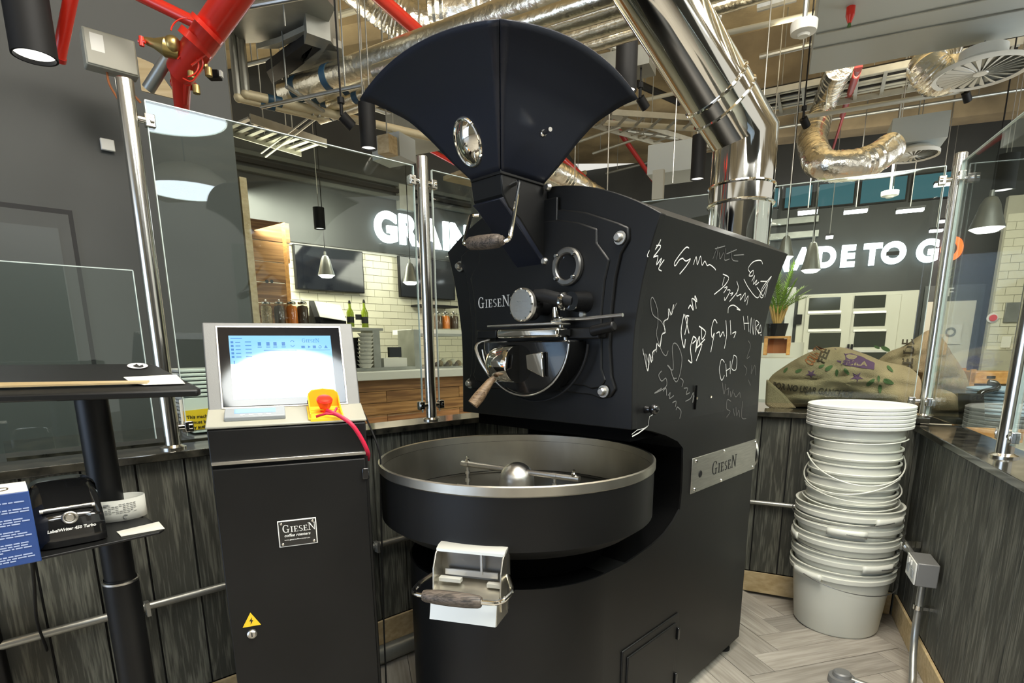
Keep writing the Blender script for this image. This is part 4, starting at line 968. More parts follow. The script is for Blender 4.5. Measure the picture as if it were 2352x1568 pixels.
def pane(a, b, z0, z1, lab, gap=.05):
    d = (b-a).normalized(); a = a+d*gap; b = b-d*gap; n = V((-d.y, d.x, 0))
    t = thing('glass_screen', lab, 'glass screen', (a+b)/2+Z*z0)
    MB().box((a+b)/2+Z*(z0+z1)/2, ((b-a).length, .010, z1-z0), (d, n, Z)).build('glass_pane', 'glass', t, smooth=0)
    MB().box((a+b)/2+Z*(z1+.001), ((b-a).length, .011, .003), (d, n, Z)).build('polished_edge', 'glassedge', t, smooth=0)
    MB().box(a+Z*(z0+z1)/2, (.003, .011, z1-z0), (d, n, Z)).build('polished_edge', 'glassedge', t, smooth=0)
    MB().box(b+Z*(z0+z1)/2, (.003, .011, z1-z0), (d, n, Z)).build('polished_edge', 'glassedge', t, smooth=0)
KABg = inter(PAg, dA, PBg, dB)
pane(p1, p2, 1.09, 2.2, 'tall clear glass panel above the half wall behind the control cabinet')
pane(p1-dA*2.2, p1, 1.09, 1.66, 'lower glass panel at far left behind the desk')
pane(p2, KABg, 1.09, 2.2, 'clear glass panel behind the hopper')
pane(KABg, p3, 1.09, 2.2, 'clear glass panel in front of the burlap sacks')
pane(p4, p3, 1.06, 2.2, 'clear glass panel above the right half wall')
pane(p4-dC*1.2, p4, 1.06, 2.2, 'clear glass panel beyond the rightmost post')

# ---------------------------------------------------------------- conduits, socket
def clip(P, d, n, par): MB().lathe([(.021, 0), (.021, .016)], P-d*.008, d, 16, False).box(P-n*.02, (.012, .03, .05), (d, n, Z)).build('saddle_clip', 'conduit', par)
cA = thing('conduit', 'horizontal galvanised conduit along the left half wall', 'conduit', PA+dA*-.6+Z*.51)
MB().tube([PA+dA*-3-oA*.03+Z*.512, PA+dA*(sA1-.05)-oA*.03+Z*.512], .0145, 16).build('conduit_pipe', 'conduit', cA)
for s in (-1.9, -1.0, -.1): clip(PA+dA*s-oA*.03+Z*.512, dA, oA, cA)
cB = thing('conduit', 'short galvanised conduit on the back wall behind the buckets', 'conduit', PB+dBr*0+Z*.54)
MB().tube([PB+dBr*-1.2-oB*.03+Z*.54, PB+dBr*(sB1-.05)-oB*.03+Z*.54], .0125, 16).build('conduit_pipe', 'conduit', cB)
clip(PB+dBr*.1-oB*.03+Z*.54, dBr, oB, cB)
tb('floor_pipe', [PA+dA*-.55-oA*.16+Z*.045, PA+dA*.9-oA*.16+Z*.045], .04, 'galv', None, 20, label='thick grey pipe on the floor at the foot of the left wall', cat='pipe')
cPl = PC-oC*.055
def CPl(x, y): return hp(x, y, cPl, YC)
b1, b2 = CPl(2100, 1265), CPl(2133, 1345)
sk = thing('socket_box', 'grey metal double socket box on the right half wall', 'socket', CPl(2122, 1310))
bc = CPl(2120, 1308)
MB().box(bc+oC*.0, (.15, .075, .1), (dCn, oC, Z)).build('back_box', 'silver', sk, bevel=.004)
MB().box(bc-oC*.041, (.146, .006, .092), (dCn, oC, Z)).build('socket_plate', 'white', sk, bevel=.002)
for s in (-.037, .037):
    MB().box(bc-oC*.046+dCn*s-Z*.008, (.034, .003, .034), (dCn, oC, Z)).build('socket_outlet', 'lightgrey', sk, bevel=.001)
    MB().box(bc-oC*.048+dCn*s*.5+Z*.032, (.014, .006, .02), (dCn, oC, Z)).build('switch', 'white', sk, bevel=.001)
cC = thing('conduit', 'galvanised conduit bending down the right half wall to the floor', 'conduit', bc-Z*.2)
fm = hz(1932, 1566, 0)
pts = bend([bc-Z*.05+dCn*.02, V((bc.x, bc.y, .16))+dCn*.02, V((bc.x, bc.y, .02))+dCn*.18-oC*.02, fm+Z*.02-oB*.06+dBr*.2, fm+Z*.02+dBr*.03], .12, 8)
MB().tube([bc-dCn*.65, bc-dCn*.07], .0135, 16).tube(pts, .014, 16).build('conduit_pipe', 'conduit', cC)
MB().tube([V((bc.x, bc.y, z))+dCn*.02 for z in (bc.z-.17, bc.z-.15)], .02, 16).box(V((bc.x, bc.y, bc.z-.16))+oC*.03+dCn*.02, (.03, .06, .014), (dCn, oC, Z)).build('saddle_clip', 'chrome', cC)
MB().tube([bc-dCn*.3, bc-dCn*.28], .02, 16).box(bc-dCn*.29+oC*.02+Z*.02, (.014, .06, .03), (dCn, oC, Z)).build('saddle_clip', 'chrome', cC)
fm = hz(1932, 1566, 0)
MB().lathe([(.0, .05), (.028, .05), (.034, .045), (.036, .03), (.05, .028), (.052, .0), (0, 0)], fm, Z, 28).build('floor_socket', 'silver', None, label='small round metal floor fitting at the bottom of the picture', cat='floor fitting')

# ---------------------------------------------------------------- bucket stack
BX = V((1.662, 2.672, 0)); GB = 'stacked white buckets and lids'
def bucket(z, h, rt, rb, lab, body=True, wide=True, bailang=0, rot=0, whitebail=False):
    t = thing('bucket', lab, 'bucket', BX+Z*z, GB)
    pr = [(rb-.01, 0), (rb, .012), (rt-.012, h-.05)]
    if wide: pr += [(rt-.012, h-.052), (rt+.004, h-.05), (rt+.006, h-.03), (rt-.004, h-.028), (rt-.004, h-.01), (rt+.004, h-.008), (rt+.006, h-.002), (rt, h), (rt-.006, h-.002), (rt-.012, h-.02), (rb-.005, .014), (0, .014)]
    else: pr += [(rt+.002, h-.05), (rt+.004, h-.042), (rt-.002, h-.04), (rt-.001, h-.008), (rt+.005, h-.006), (rt+.005, h), (rt-.004, h), (rt-.008, h-.02), (rb-.004, .014), (0, .014)]
    MB().lathe([(0, 0)]+pr, BX+Z*z, Z, 56).build('bucket_body', 'bucket', t, smooth=40)
    ta = math.atan2(-BX.y, -BX.x)+rot
    if wide:
        for s in (-1, 1):
            a0 = ta+s*PI/2
            # thick lug panels either side
            c = V((math.cos(a0), math.sin(a0), 0)); q = V((-c.y, c.x, 0))
            MB().grid(lambda u, v: BX+V((math.cos(a0+(u-.5)*.7), math.sin(a0+(u-.5)*.7), 0))*(rt+.012)+Z*(z+h-.062+v*.034), 10, 1).build('lug', 'bucket', t).modifiers.new('t', 'SOLIDIFY').thickness = .012
    a = [ta+s*PI/2 for s in (-1, 1)]
    pa = [BX+V((math.cos(x), math.sin(x), 0))*(rt+.02)+Z*(z+h-.045) for x in a]
    pts = []
    for i in range(25):
        t_ = i/24; ang_ = a[0]+(a[1]-a[0])*t_; dz = -math.sin(PI*t_)*bailang
        pts.append(BX+V((math.cos(ang_), math.sin(ang_), 0))*(rt+.016)+Z*(z+h-.045+dz))
    MB().tube(pts, .0032 if whitebail else .0022, 8).build('bail_handle', 'bucket' if whitebail else 'wire', t)
    return t
lev = [(0, .345, 'lowest white bucket of the stack standing on the floor', .9, .05), (.085, .425-.085, 'second wide white bucket from the bottom of the stack', 2.3, .02), (.165, .345, 'third wide white bucket from the bottom of the stack', .2, .03), (.245, .345, 'fourth wide white bucket from the bottom of the stack', 1.6, .02), (.325, .325, 'topmost wide white bucket of the stack, open rim', -.7, .03)]
for i, (z, h, lab, rot, bl_) in enumerate(lev): bucket(z, h, .229, .19, lab, rot=rot, bailang=bl_)
nl = [(.40, .315, 'lowest narrow white bucket nested above the wide buckets', .2, .02), (.47, .315, 'second narrow white bucket nested above the wide buckets', .35, .05), (.54, .315, 'third narrow white bucket with a slanting handle', -.35, .09), (.61, .315, 'fourth narrow white bucket with a slanting handle', .3, .11), (.69, .33, 'highest narrow white bucket right under the lids', -.2, .015)]
for i, (z, h, lab, rot, bl_) in enumerate(nl): bucket(z, h, .192, .165, lab, wide=False, rot=rot, bailang=bl_, whitebail=True)
names_ = ['lowest', 'second lowest', 'third from the bottom', 'third from the top', 'second highest', 'topmost']
for i in range(6):
    z = 1.022+i*.0175
    MB().lathe([(0, 0), (.2, 0), (.212, -.001), (.222, .002), (.2235, .013), (.218, .0165), (.205, .0165), (.2, .012), (0, .012)], BX+Z*z, Z, 56).build('pail_cover', 'lid', None, smooth=40, label='white bucket lid, '+names_[i]+' of the six on the stack', cat='lid', group=GB)

# ---------------------------------------------------------------- burlap sacks behind the glass
cs = PB+oB*.19
bx('serving_ledge', gnd(PB)+dBr*.5+oB*.5+Z*1.02, (2.6, .66, .04), 'ledge', None, (dBr, oB, Z), label='dark counter behind the back half wall carrying the sacks', cat='counter')
def puff(name, outl, plane_off, depth, m, parent=None, seed=0, amp=.012, lean=0, rings=16):
    """cushion with a real thickness: outline in a plane, inflated to both sides"""
    pl = gnd(PB)+oB*plane_off
    P = [hp(x, y, pl, YB) for x, y in outl]
    # resample closed outline smoothly
    out = []
    n = len(P)
    for i in range(n):
        p0, p1_, p2_, p3_ = P[i-1], P[i], P[(i+1) % n], P[(i+2) % n]
        for k in range(6):
            t = k/6; out.append(.5*((2*p1_)+(p2_-p0)*t+(2*p0-5*p1_+4*p2_-p3_)*t*t+(3*p1_-p0-3*p2_+p3_)*t**3))
    c = sum(out, V())/len(out); m_ = len(out); mb = MB(); vs = []; fs = []
    for side_ in (-1, 1):
        base_ = len(vs)
        for r_ in range(rings+1):
            f = r_/rings
            for p in out:
                q = c+(p-c)*math.sin(f*PI/2)
                h = depth/2*math.cos(f*PI/2)**.8
                nn = noise.noise(q*5+V((seed, 0, 0)))*amp*2+noise.noise(q*14+V((seed, 3, 0)))*amp*.9+noise.noise(V((q.x*3, q.y*3, q.z*22))+V((seed, 7, 0)))*amp*.6
                nn -= max(0, .35-abs(noise.noise(V((q.x*4+seed, q.y*4, q.z*9)))*2.2))*amp*1.6
                q = q+oB*side_*(h+nn*min(1, (1-f)*3))
                if q.z < 1.043: q.z = 1.043+.0005*(q.z-1.0)
                vs.append(q)
        for r_ in range(rings):
            for k in range(m_):
                a, b = base_+r_*m_+k, base_+r_*m_+(k+1) % m_
                f_ = (a, b, b+m_, a+m_); fs.append(f_ if side_ < 0 else f_[::-1])
    mb.add(vs, fs); return mb
o1 = [(1760, 905), (1768, 868), (1800, 842), (1840, 818), (1880, 802), (1930, 797), (1985, 812), (2030, 830), (2085, 842), (2112, 868), (2116, 910), (2100, 935), (2040, 945), (1950, 944), (1860, 940), (1790, 938)]
sack1 = thing('burlap_sack', 'brown burlap coffee sack lying on the counter, printed with leaves and flowers', 'sack', gnd(hp(1935, 940, gnd(PB)+oB*.42, YB))+Z*1.04)
mb1 = puff('s', o1, .42, .34, 'burlap', seed=1, amp=.032); s1o = mb1.build('sack_cloth', 'burlap', sack1, smooth=80)
bv = BVHTree.FromPolygons([tuple(v) for v in mb1.v], mb1.f)
o2 = [(2000, 850), (2035, 812), (2075, 795), (2110, 772), (2135, 758), (2160, 772), (2185, 812), (2215, 858), (2228, 900), (2222, 935), (2180, 944), (2100, 945), (2030, 930), (2000, 890)]
sack2 = thing('burlap_sack', 'slumped burlap sack with raised folded top leaning behind the printed one', 'sack', gnd(hp(2120, 940, gnd(PB)+oB*.62, YB))+Z*1.04)
mb2 = puff('s2', o2, .66, .26, 'burlap', seed=9, amp=.04); mb2.build('sack_cloth', 'burlap', sack2, smooth=80)
bv2 = BVHTree.FromPolygons([tuple(v) for v in mb2.v], mb2.f)
def drape(mb, bvh, name, m, par, off=.004):
    d = oB
    out = []
    for p in mb.v:
        h = bvh.ray_cast(p-d*2, d)
        out.append((h[0]-d*off*1.7) if h[0] else p)
    mb.v = out; return mb.build(name, m, par, smooth=0)
PS = gnd(PB)+oB*.42
def SP(x, y): return hp(x, y, PS, YB)
def stext(body, x0, y0, x1, y1, size_px, m, name='sack_lettering'):
    a, b = SP(x0, y0), SP(x1, y1); X = (b-a).normalized(); Y = (Z-X*X.z).normalized()
    t = textmesh(body, a, X, Y, 1, 0, .035, sx=1)
    w_ = max((v-a).dot(X) for v in t.v); k = (b-a).length/w_; ky = size_px/400
    t.v = [a+X*(v-a).dot(X)*k+Y*(v-a).dot(Y)*ky for v in t.v]
    drape(t, bv, name, m, sack1)
stext('POR NO USAR GANCHOS', 1775, 888, 1952, 908, 20, 'inkbrown')
stext('COUNTA', 1862, 838, 1893, 801, 26, 'rust'); stext('FEE', 1889, 834, 1904, 803, 22, 'inkbrown')
def blob(pts, m, name, par=sack1, b=bv, P_=None): 
    mb = MB(); c = (sum(p[0] for p in pts)/len(pts), sum(p[1] for p in pts)/len(pts)); f = []; vs = []
    q = P_ or SP
    for r_ in (0, .5, 1):
        for p in pts: vs.append(q(c[0]+(p[0]-c[0])*r_, c[1]+(p[1]-c[1])*r_))
    n = len(pts)
    for r_ in (0, 1):
        for i in range(n): f.append((r_*n+i, r_*n+(i+1) % n, (r_+1)*n+(i+1) % n, (r_+1)*n+i))
    mb.add(vs, f); drape(mb, b, name, m, par, .0035)
blob([(1915, 800), (1945, 798), (1975, 808), (2003, 832), (2000, 846), (1970, 842), (1935, 836), (1918, 828)], 'purple', 'printed_panel')
stext('HUILA', 1925, 834, 1985, 838, 14, 'burlap')
def leaf(cx, cy, L_, a, w_=.42, m='green'):
    a = math.radians(a); pts = []
    for k in range(12):
        t = 2*PI*k/12; x, y = math.cos(t)*L_/2, math.sin(t)*L_/2*w_*(1-.3*math.cos(t)); pts.append((cx+x*math.cos(a)-y*math.sin(a), cy+x*math.sin(a)+y*math.cos(a)))
    blob(pts, m, 'printed_leaf')
for l_ in [(1805, 848, 14, -50), (1834, 849, 16, -20), (1900, 842, 20, -30), (1917, 853, 16, 90), (1938, 850, 18, 50), (1992, 874, 24, -40), (2010, 866, 14, 90), (2032, 873, 26, 20), (2013, 889, 20, 90), (2038, 845, 18, 50), (1884, 838, 14, -20)]: leaf(*l_)
for cx, cy, r_ in [(1861, 855, 13), (1960, 862, 16)]:
    pts = []
    for k in range(10):
        a = k*PI/5+.3; rr = r_ if k % 2 == 0 else r_*.35; pts.append((cx+rr*math.cos(a), cy+rr*math.sin(a)*.8))
    blob(pts, 'purple', 'printed_flower')
P2s = gnd(PB)+oB*.66
def SP2(x, y): return hp(x, y, P2s, YB)
a = SP2(2086, 848); t = textmesh('SE DE', a, Z, -dBr, .07, 0, .001); drape(t, bv2, 'sack_lettering', 'inkbrown', sack2)
for cx, cy, r_ in [(2034, 801, 9), (2014, 797, 6)]: blob([(cx+r_*math.cos(k*PI/6)*1.2, cy+r_*math.sin(k*PI/6)*.6+r_*math.cos(k*PI/6)*.4) for k in range(12)], 'green', 'printed_leaf', sack2, bv2, SP2)
puff('s3', [(2122, 925), (2130, 902), (2155, 893), (2185, 900), (2202, 918), (2204, 940), (2180, 946), (2135, 945)], .50, .2, 'burlap', seed=4, amp=.015).build('sack_corner', 'burlap', sack2, smooth=80)
# tied corner fold of the first sack
MB().prism([hp(x, y, gnd(PB)+oB*.27, YB) for x, y in [(1760, 870), (1800, 905), (1830, 938), (1775, 940), (1757, 930)]], oB*.05).build('sack_fold', 'burlap', sack1, smooth=0, bevel=.012)
# ---------------------------------------------------------------- kitchen counter seen through the left glass
def pbox(fn, dd, nn, x0, y0, x1, y1, off, depth, m, parent=None, name='part', mb=None, **k):
    """box whose front face spans the given picture rectangle on a plane 'off' in front of the wall"""
    ym = (y0+y1)/2; xm = (x0+x1)/2
    a, b = fn(x0, ym, off), fn(x1, ym, off); zt, zb_ = fn(xm, y0, off).z, fn(xm, y1, off).z
    c = (a+b)/2; c = V((c.x, c.y, (zt+zb_)/2))+nn*depth/2
    size = (abs((b-a).dot(dd)), depth, abs(zt-zb_))
    if mb is not None: return mb.box(c, size, (dd, nn, Z))
    return MB().box(c, size, (dd, nn, Z)).build(name, m, parent, **k)
def kbox(*a, **k): return pbox(K, dA, nG, *a, **k)
def hbox(*a, **k): return pbox(H, dBr, nH, *a, **k)
def rc_(fn, x, y, off): p = fn(x, y, off); return p

# counter: white worktop, wooden boards below
ct_ = thing('serving_counter', 'serving counter with pale worktop and warm wooden board front', 'counter', gnd(K(950, 900, 1.9)))
zt = K(950, 850, 1.9).z
ka, kb_ = gnd(K(560, 900, 1.9)), gnd(K(1260, 900, 1.9)); ln = (kb_-ka).length
MB().box((ka+kb_)/2+nG*.4+Z*(zt-.05), (ln, .9, .1), (dA, nG, Z)).build('worktop', 'white', ct_, bevel=.01)
MB().box((ka+kb_)/2+nG*.45+Z*((zt-.1)/2), (ln, .7, zt-.12), (dA, nG, Z)).build('counter_body', 'blackline', ct_)
nb = 7; bh_ = (zt-.12)/nb
for r_ in range(nb):
    for k in range(5):
        x0 = max(k*ln/4-(ln/8 if r_ % 2 else 0), 0); x1 = min((k+1)*ln/4-(ln/8 if r_ % 2 else 0), ln)-.006
        if x1-x0 > .05: obx('board', ka+dA*((x0+x1)/2)+nG*.085+Z*(.02+bh_*(r_+.5)), (x1-x0, .02, bh_-.006), dA, 'warmwood', ct_)
# wooden panel and its edge strip left of the tiles
wp = thing('wooden_screen', 'tall warm wooden board panel at the left end of the kitchen', 'panel', gnd(K(615, 700, .9)))
for r_ in range(5):
    y0_, y1_ = 508+r_*47, 508+(r_+1)*47-1
    pa_, pb2 = K(572, (y0_+y1_)/2, .9), K(662, (y0_+y1_)/2, .9); zz_ = K(617, y0_, .9).z-K(617, y1_, .9).z
    c_ = (pa_+pb2)/2; c_.z = K(617, (y0_+y1_)/2, .9).z; obx('board', c_, ((pb2-pa_).length, .06, zz_-.004), dA, 'warmwood', wp)
kbox(655, 512, 664, 742, .93, .04, 'crate', wp, 'edge_batten', smooth=0)
for x in (613, 624): MB().lathe([(0, .004), (.02, .004), (.02, 0)], K(x, 646, .93), -nG, 10).build('hole', 'ink', wp)
struct(MB().prism([g1+Z*(hp(548, 405, PG, YA).z-g1.z)+dA*.01, gnd(g1)+dA*.01, gnd(g1)+dA*.05, g1+Z*(hp(548, 405, PG, YA).z-g1.z)+dA*.05], nG*.12).build('trim_5', 'pine', smooth=0))
# televisions
def tvset(q, off, lab):
    t = thing('television', lab, 'television', K(*q[4], off)); P_ = [K(x, y, off) for x, y in q[:4]]
    w_ = ((P_[1]-P_[0]).dot(dA)+(P_[2]-P_[3]).dot(dA))/2; zt_ = (P_[0].z+P_[1].z)/2; zb_ = (P_[2].z+P_[3].z)/2; c = sum(P_, V())/4; c.z = (zt_+zb_)/2
    MB().box(c+nG*.03, (w_, .06, zt_-zb_), (dA, nG, Z)).build('housing', 'rubber', t, bevel=.005)
    MB().box(c-nG*.002, (w_-.03, .004, zt_-zb_-.03), (dA, nG, Z)).build('screen', 'tv', t)
tvset([(675, 556), (835, 581), (836, 673), (680, 664), (755, 668)], .12, 'wall television above the jars, left of the post')
tvset([(916, 585), (1045, 602), (1045, 690), (920, 681), (980, 690)], .12, 'wall television below the lit letters, right one')
# letters over the kitchen
def sign(word, pts_fn, dd, nn, items, lab, h_, dep=.08):
    pass
sg = thing('illuminated_sign', 'lit white letters reading GRAIN over the kitchen', 'sign', K(962, 570, .2))
X0 = K(862, 552, .16); X1 = K(1078, 575, .16); z_b = (X0.z+X1.z)/2
lh = K(960, 500, .16).z-K(960, 563, .16).z
x = 0; xs = []
for ch in 'GRAIN':
    t = textmesh(ch, V((0, 0, 0)), V((1, 0, 0)), V((0, 1, 0)), 1, 0, .05); xs.append(max(v.x for v in t.v))
tot = sum(xs)+.06*4; ks = (X1-X0).dot(dA)/tot; x = 0
for ch, w_ in zip('GRAIN', xs):
    o_ = V((X0.x, X0.y, z_b))+dA*x*ks
    t = textmesh(ch, V((0, 0, 0)), V((1, 0, 0)), V((0, 1, 0)), 1, .02, .05); ky = lh/.72
    t.v = [o_+dA*v.x*ks+Z*v.y*ky-nG*v.z for v in t.v]
    t.build('letter', 'signlit', sg, smooth=0, label='lit letter '+ch); x += w_+.06
# right sign
sg = thing('illuminated_sign', 'lit letters reading MADE TO GO with an orange last letter on the far dark wall', 'sign', H(2000, 600, .1))
word = [('M', 1772, 622, 573), ('A', 1822, 617, 570), ('D', 1872, 613, 567), ('E', 1928, 611, 564), ('T', 1982, 607, 560), ('O', 2022, 604, 557), ('G', 2102, 600, 551), ('O', 2158, 596, 546)]
ends = [1812, 1868, 1918, 1962, 2022, 2078, 2152, 2208]
for (ch, x0_p, yb, yt), xe in zip(word, ends):
    a = H(x0_p, yb, .1); b = H(xe, yb, .1); hh = H(x0_p, yt, .1).z-a.z; w_ = (b-a).dot(dBr)
    t = textmesh(ch, V((0, 0, 0)), V((1, 0, 0)), V((0, 1, 0)), 1, .03, .055); xm = max(v.x for v in t.v)
    m_ = 'signlit'
    if xe == 2208: m_ = 'signorange'
    t.v = [a+dBr*v.x/xm*w_+Z*v.y/.74*hh-nH*v.z for v in t.v]
    t.build('letter', m_, sg, smooth=0, label='lit letter '+ch+(' in orange' if m_ == 'signorange' else ''))
hbox(2036, 577, 2066, 586, .16, .03, 'ink', sg, 'letter_emblem', label='small dark emblem inside the letter O')
# jars with lids on the shelf
def jar(x, y0, y1, w_px, off, cont, lab, grp):
    a = K(x, y1, off); h_ = K(x, y0, off).z-a.z; r_ = (K(x+w_px/2, y1, off)-K(x-w_px/2, y1, off)).length/2
    t = thing('storage_jar', lab, 'jar', a, grp)
    MB().lathe([(0, .003), (r_, .003), (r_, h_*.72), (r_*.8, h_*.82), (r_*.8, h_*.86)], a, Z, 20).build('jar_body', 'jarglass', t)
    MB().lathe([(0, .01), (r_*.95, .01), (r_*.95, h_*.64), (r_*.8, h_*.74), (0, h_*.78)], a, Z, 20).build('contents', cont, t)
    MB().lathe([(r_*.72, h_*.82), (r_*.78, h_*.86), (r_*.78, h_*.9), (r_*.3, h_*.95), (0, h_*.96)], a, Z, 16).sphere(a+Z*h_*.97, r_*.16, 8).build('lid', 'chrome', t)
for i, (x, c, l_) in enumerate([(615, 'grain', 'glass jar of pale grain, first of the four on the left shelf'), (645, 'brown', 'glass jar of dark leaves beside the pale grain jar'), (673, 'amber', 'glass jar of orange drink or lentils on the left shelf'), (698, 'brown', 'dark filled glass jar nearest the till on the left shelf')]):
    jar(x, 688, 746, 25, 1.1, c, l_, 'jars on the left shelf')
for x, c, l_ in [(1007, 'brown', 'dark filled jar next to the post on the right shelf'), (1024, 'amber', 'red brown filled jar in the middle of the right shelf'), (1043, 'brown', 'dark filled jar at the right end of the right shelf')]:
    jar(x, 715, 756, 17, .9, c, l_, 'jars on the right shelf')
sh1 = kbox(600, 745, 712, 752, 1.35, .5, 'steel', None, 'shelf', label='shelf board carrying four glass jars beside the till', cat='shelf')
sh2 = kbox(945, 757, 1062, 768, 1.15, .5, 'white', None, 'shelf', label='glass display case shelf carrying the right group of jars', cat='shelf')
# till
tl = thing('cash_register', 'black till with pale tilted top between the jars and bottles', 'till', K(757, 745, 1.0))
kbox(725, 725, 795, 748, 1.2, .25, 'rubber', tl, 'till_base')
MB().prism([K(723, 691, 1.0), K(781, 701, 1.05), K(797, 737, 1.3), K(735, 727, 1.3)], nG*.05).build('till_top', 'paper', tl)
MB().prism([K(721, 690, 1.0), K(734, 727, 1.3), K(738, 747, 1.2), K(722, 747, 1.1)], nG*.08-dA*.03).build('till_side', 'rubber', tl)
def bottle(x, y0, y1, w_px, off, lab):
    a = K(x, y1, off); h_ = K(x, y0, off).z-a.z; r_ = (K(x+w_px/2, y1, off)-K(x-w_px/2, y1, off)).length/2
    t = thing('oil_bottle', lab, 'bottle', a, 'oil bottles by the till')
    MB().lathe([(0, 0), (r_, 0), (r_, h_*.55), (r_*.4, h_*.72), (r_*.35, h_*.9)], a, Z, 16).build('bottle_body', 'olive', t)
    MB().lathe([(r_*.36, h_*.88), (r_*.4, h_*.9), (r_*.25, h_), (0, h_)], a, Z, 12).build('pourer', 'ink', t)
    MB().lathe([(r_*1.02, h_*.15), (r_*1.02, h_*.38)], a, Z, 16).build('bottle_label', 'ink', t)
bottle(806, 690, 750, 15, 1.1, 'green oil bottle next to the till'); bottle(839, 688, 752, 14, 1.1, 'taller green oil bottle at the shelf end')
kbox(818, 722, 834, 734, 1.1, .02, 'ink', None, 'price_card', label='small black price card between the two oil bottles', cat='card')
# coffee equipment: dark rack with white stack, shelf frame, scale, display cases
rk = thing('service_rack', 'dark metal rack on the counter with steel uprights', 'rack', K(840, 850, 1.6))
kbox(700, 752, 880, 758, 1.6, .5, 'galv', rk, 'rack_top'); kbox(858, 758, 874, 850, 1.6, .3, 'galv', rk, 'rack_upright'); kbox(805, 775, 825, 850, 1.55, .3, 'rubber', rk, 'rack_back'); kbox(820, 843, 955, 850, 1.65, .4, 'galv', rk, 'rack_base')
for i in range(9):
    y = 845-i*8.8
    a = K(840, y, 1.62); r_ = .1
    MB().lathe([(0, 0), (r_*.6, 0), (r_, .05), (r_*.96, .05), (r_*.55, .008)], a, Z, 20).build('bowl', 'white', None, label='white bowl or takeaway base in the stack on the rack, %s' % ['lowest', 'second from below', 'third from below', 'fourth from below', 'middle one', 'fourth from the top', 'third from the top', 'second from the top', 'topmost'][i], cat='bowl', group='bowls stacked on the rack')
sc_ = thing('counter_scale', 'white counter scale with dark blue display', 'scale', K(910, 842, 1.6))
kbox(882, 822, 935, 843, 1.6, .15, 'white', sc_, 'scale_base'); kbox(895, 797, 922, 820, 1.6, .05, 'tv', sc_, 'scale_display')
dc = thing('display_case', 'steel framed glass display case at the right end of the counter', 'display case', K(1010, 850, 1.6))
kbox(952, 757, 966, 852, 1.6, .4, 'galv', dc, 'case_post'); kbox(966, 766, 1062, 772, 1.6, .5, 'galv', dc, 'case_top'); kbox(966, 842, 1062, 850, 1.6, .5, 'galv', dc, 'case_base'); kbox(968, 772, 1062, 842, 1.55, .01, 'jarglass', dc, 'case_glass')
rr = random.Random(5)
for i in range(8):
    a = K(1004+i*7, 838-(i % 3)*4, 1.4); MB().sphere(a, .045, 8).build('bread_roll', ['brown', 'grain', 'white'][i % 3], None, label='small %s food piece in the display case, %s' % (['brown', 'grainy', 'white'][i % 3], ['leftmost', 'second from the left', 'third from the left', 'left of the middle', 'right of the middle', 'third from the right', 'second from the right', 'rightmost'][i]), cat='food', group='food in the display case')
kbox(968, 700, 1052, 705, .35, .3, 'rubber', None, 'wall_shelf', label='dark thin wall shelf under the right television', cat='shelf')

# pendant lamps
def bell(P, h_, r_, lab, cord_top, grp='bell pendant lamps', col='galv', glow='pendglow'):
    t = thing('pendant_lamp', lab, 'pendant lamp', P, grp)
    MB().lathe([(r_*.12, h_*1.25), (r_*.15, h_*1.05), (r_*.35, h_), (r_*.55, h_*.8), (r_*.75, h_*.4), (r_, 0), (r_*.96, 0), (r_*.7, h_*.4), (r_*.3, h_*.9)], P, Z, 28).build('lamp_shade', col, t)
    MB().lathe([(0, -.035), (r_*.6, -.028), (r_*.95, 0)], P, Z, 28).build('lamp_opening', glow, t)
    MB().tube([P+Z*h_*1.2, V((P.x, P.y, cord_top))], .006, 6).build('cord', 'rubber', t)
def spot(P, h_, r_, lab, cord_top=CEIL, n=2, grp='black cylinder spotlights', tilt=0):
    t = thing('cylinder_spotlight', lab, 'spotlight', P, grp)
    MB().lathe([(0, h_), (r_, h_), (r_, 0), (r_*.9, 0), (r_*.88, .02)], P, Z, 32).build('lamp_housing', 'blackgloss' if 0 else 'rubber', t)
    MB().lathe([(0, .012), (r_*.89, .012)], P, Z, 32).build('lamp_diffuser', 'spotglow', t)
    for s in ((-1, 1) if n == 2 else (0,)): MB().tube([P+V((s*.02, 0, h_)), V((P.x+s*.02, P.y, cord_top))], .004, 6).build('suspension_wire', 'wire', t)
def atY(x, y, Y): d = ray(x, y); return EYE+d*(Y/d.y)
kd = 5.9
bell(atY(750, 632, 7.2), .22, .1, 'bell pendant lamp hanging before the left television', 4.6)
bell(atY(943, 648, 7.4), .22, .1, 'bell pendant lamp hanging before the right television', 4.6)
spot(atY(735, 526, 6.0), .2, .055, 'small black cylinder spotlight over the kitchen counter', 4.8, 1)
spot(atY(847, 342, 3.6), .24, .048, 'black cylinder spotlight left of the hopper')
spot(atY(80, 132, 2.05), .26, .062, 'large black cylinder spotlight at the top left corner')
spot(atY(1437, 210, 3.4), .30, .058, 'black cylinder spotlight right of the hopper')
spot(atY(1602, 412, 5.2), .34, .06, 'black cylinder spotlight seen behind the flue')
spot(atY(2303, 438, 5.5), .3, .085, 'black cylinder spotlight high behind the right glass')
bell(atY(1803, 590, 5.6), .18, .075, 'grey bell pendant lamp next to the roaster top', 4.8)
bell(atY(1862, 620, 6.5), .28, .1, 'glowing bell pendant lamp in front of the lit sign', 4.8)
bell(atY(2266, 525, 5.0), .24, .125, 'large grey bell pendant lamp behind the right glass', 4.8)

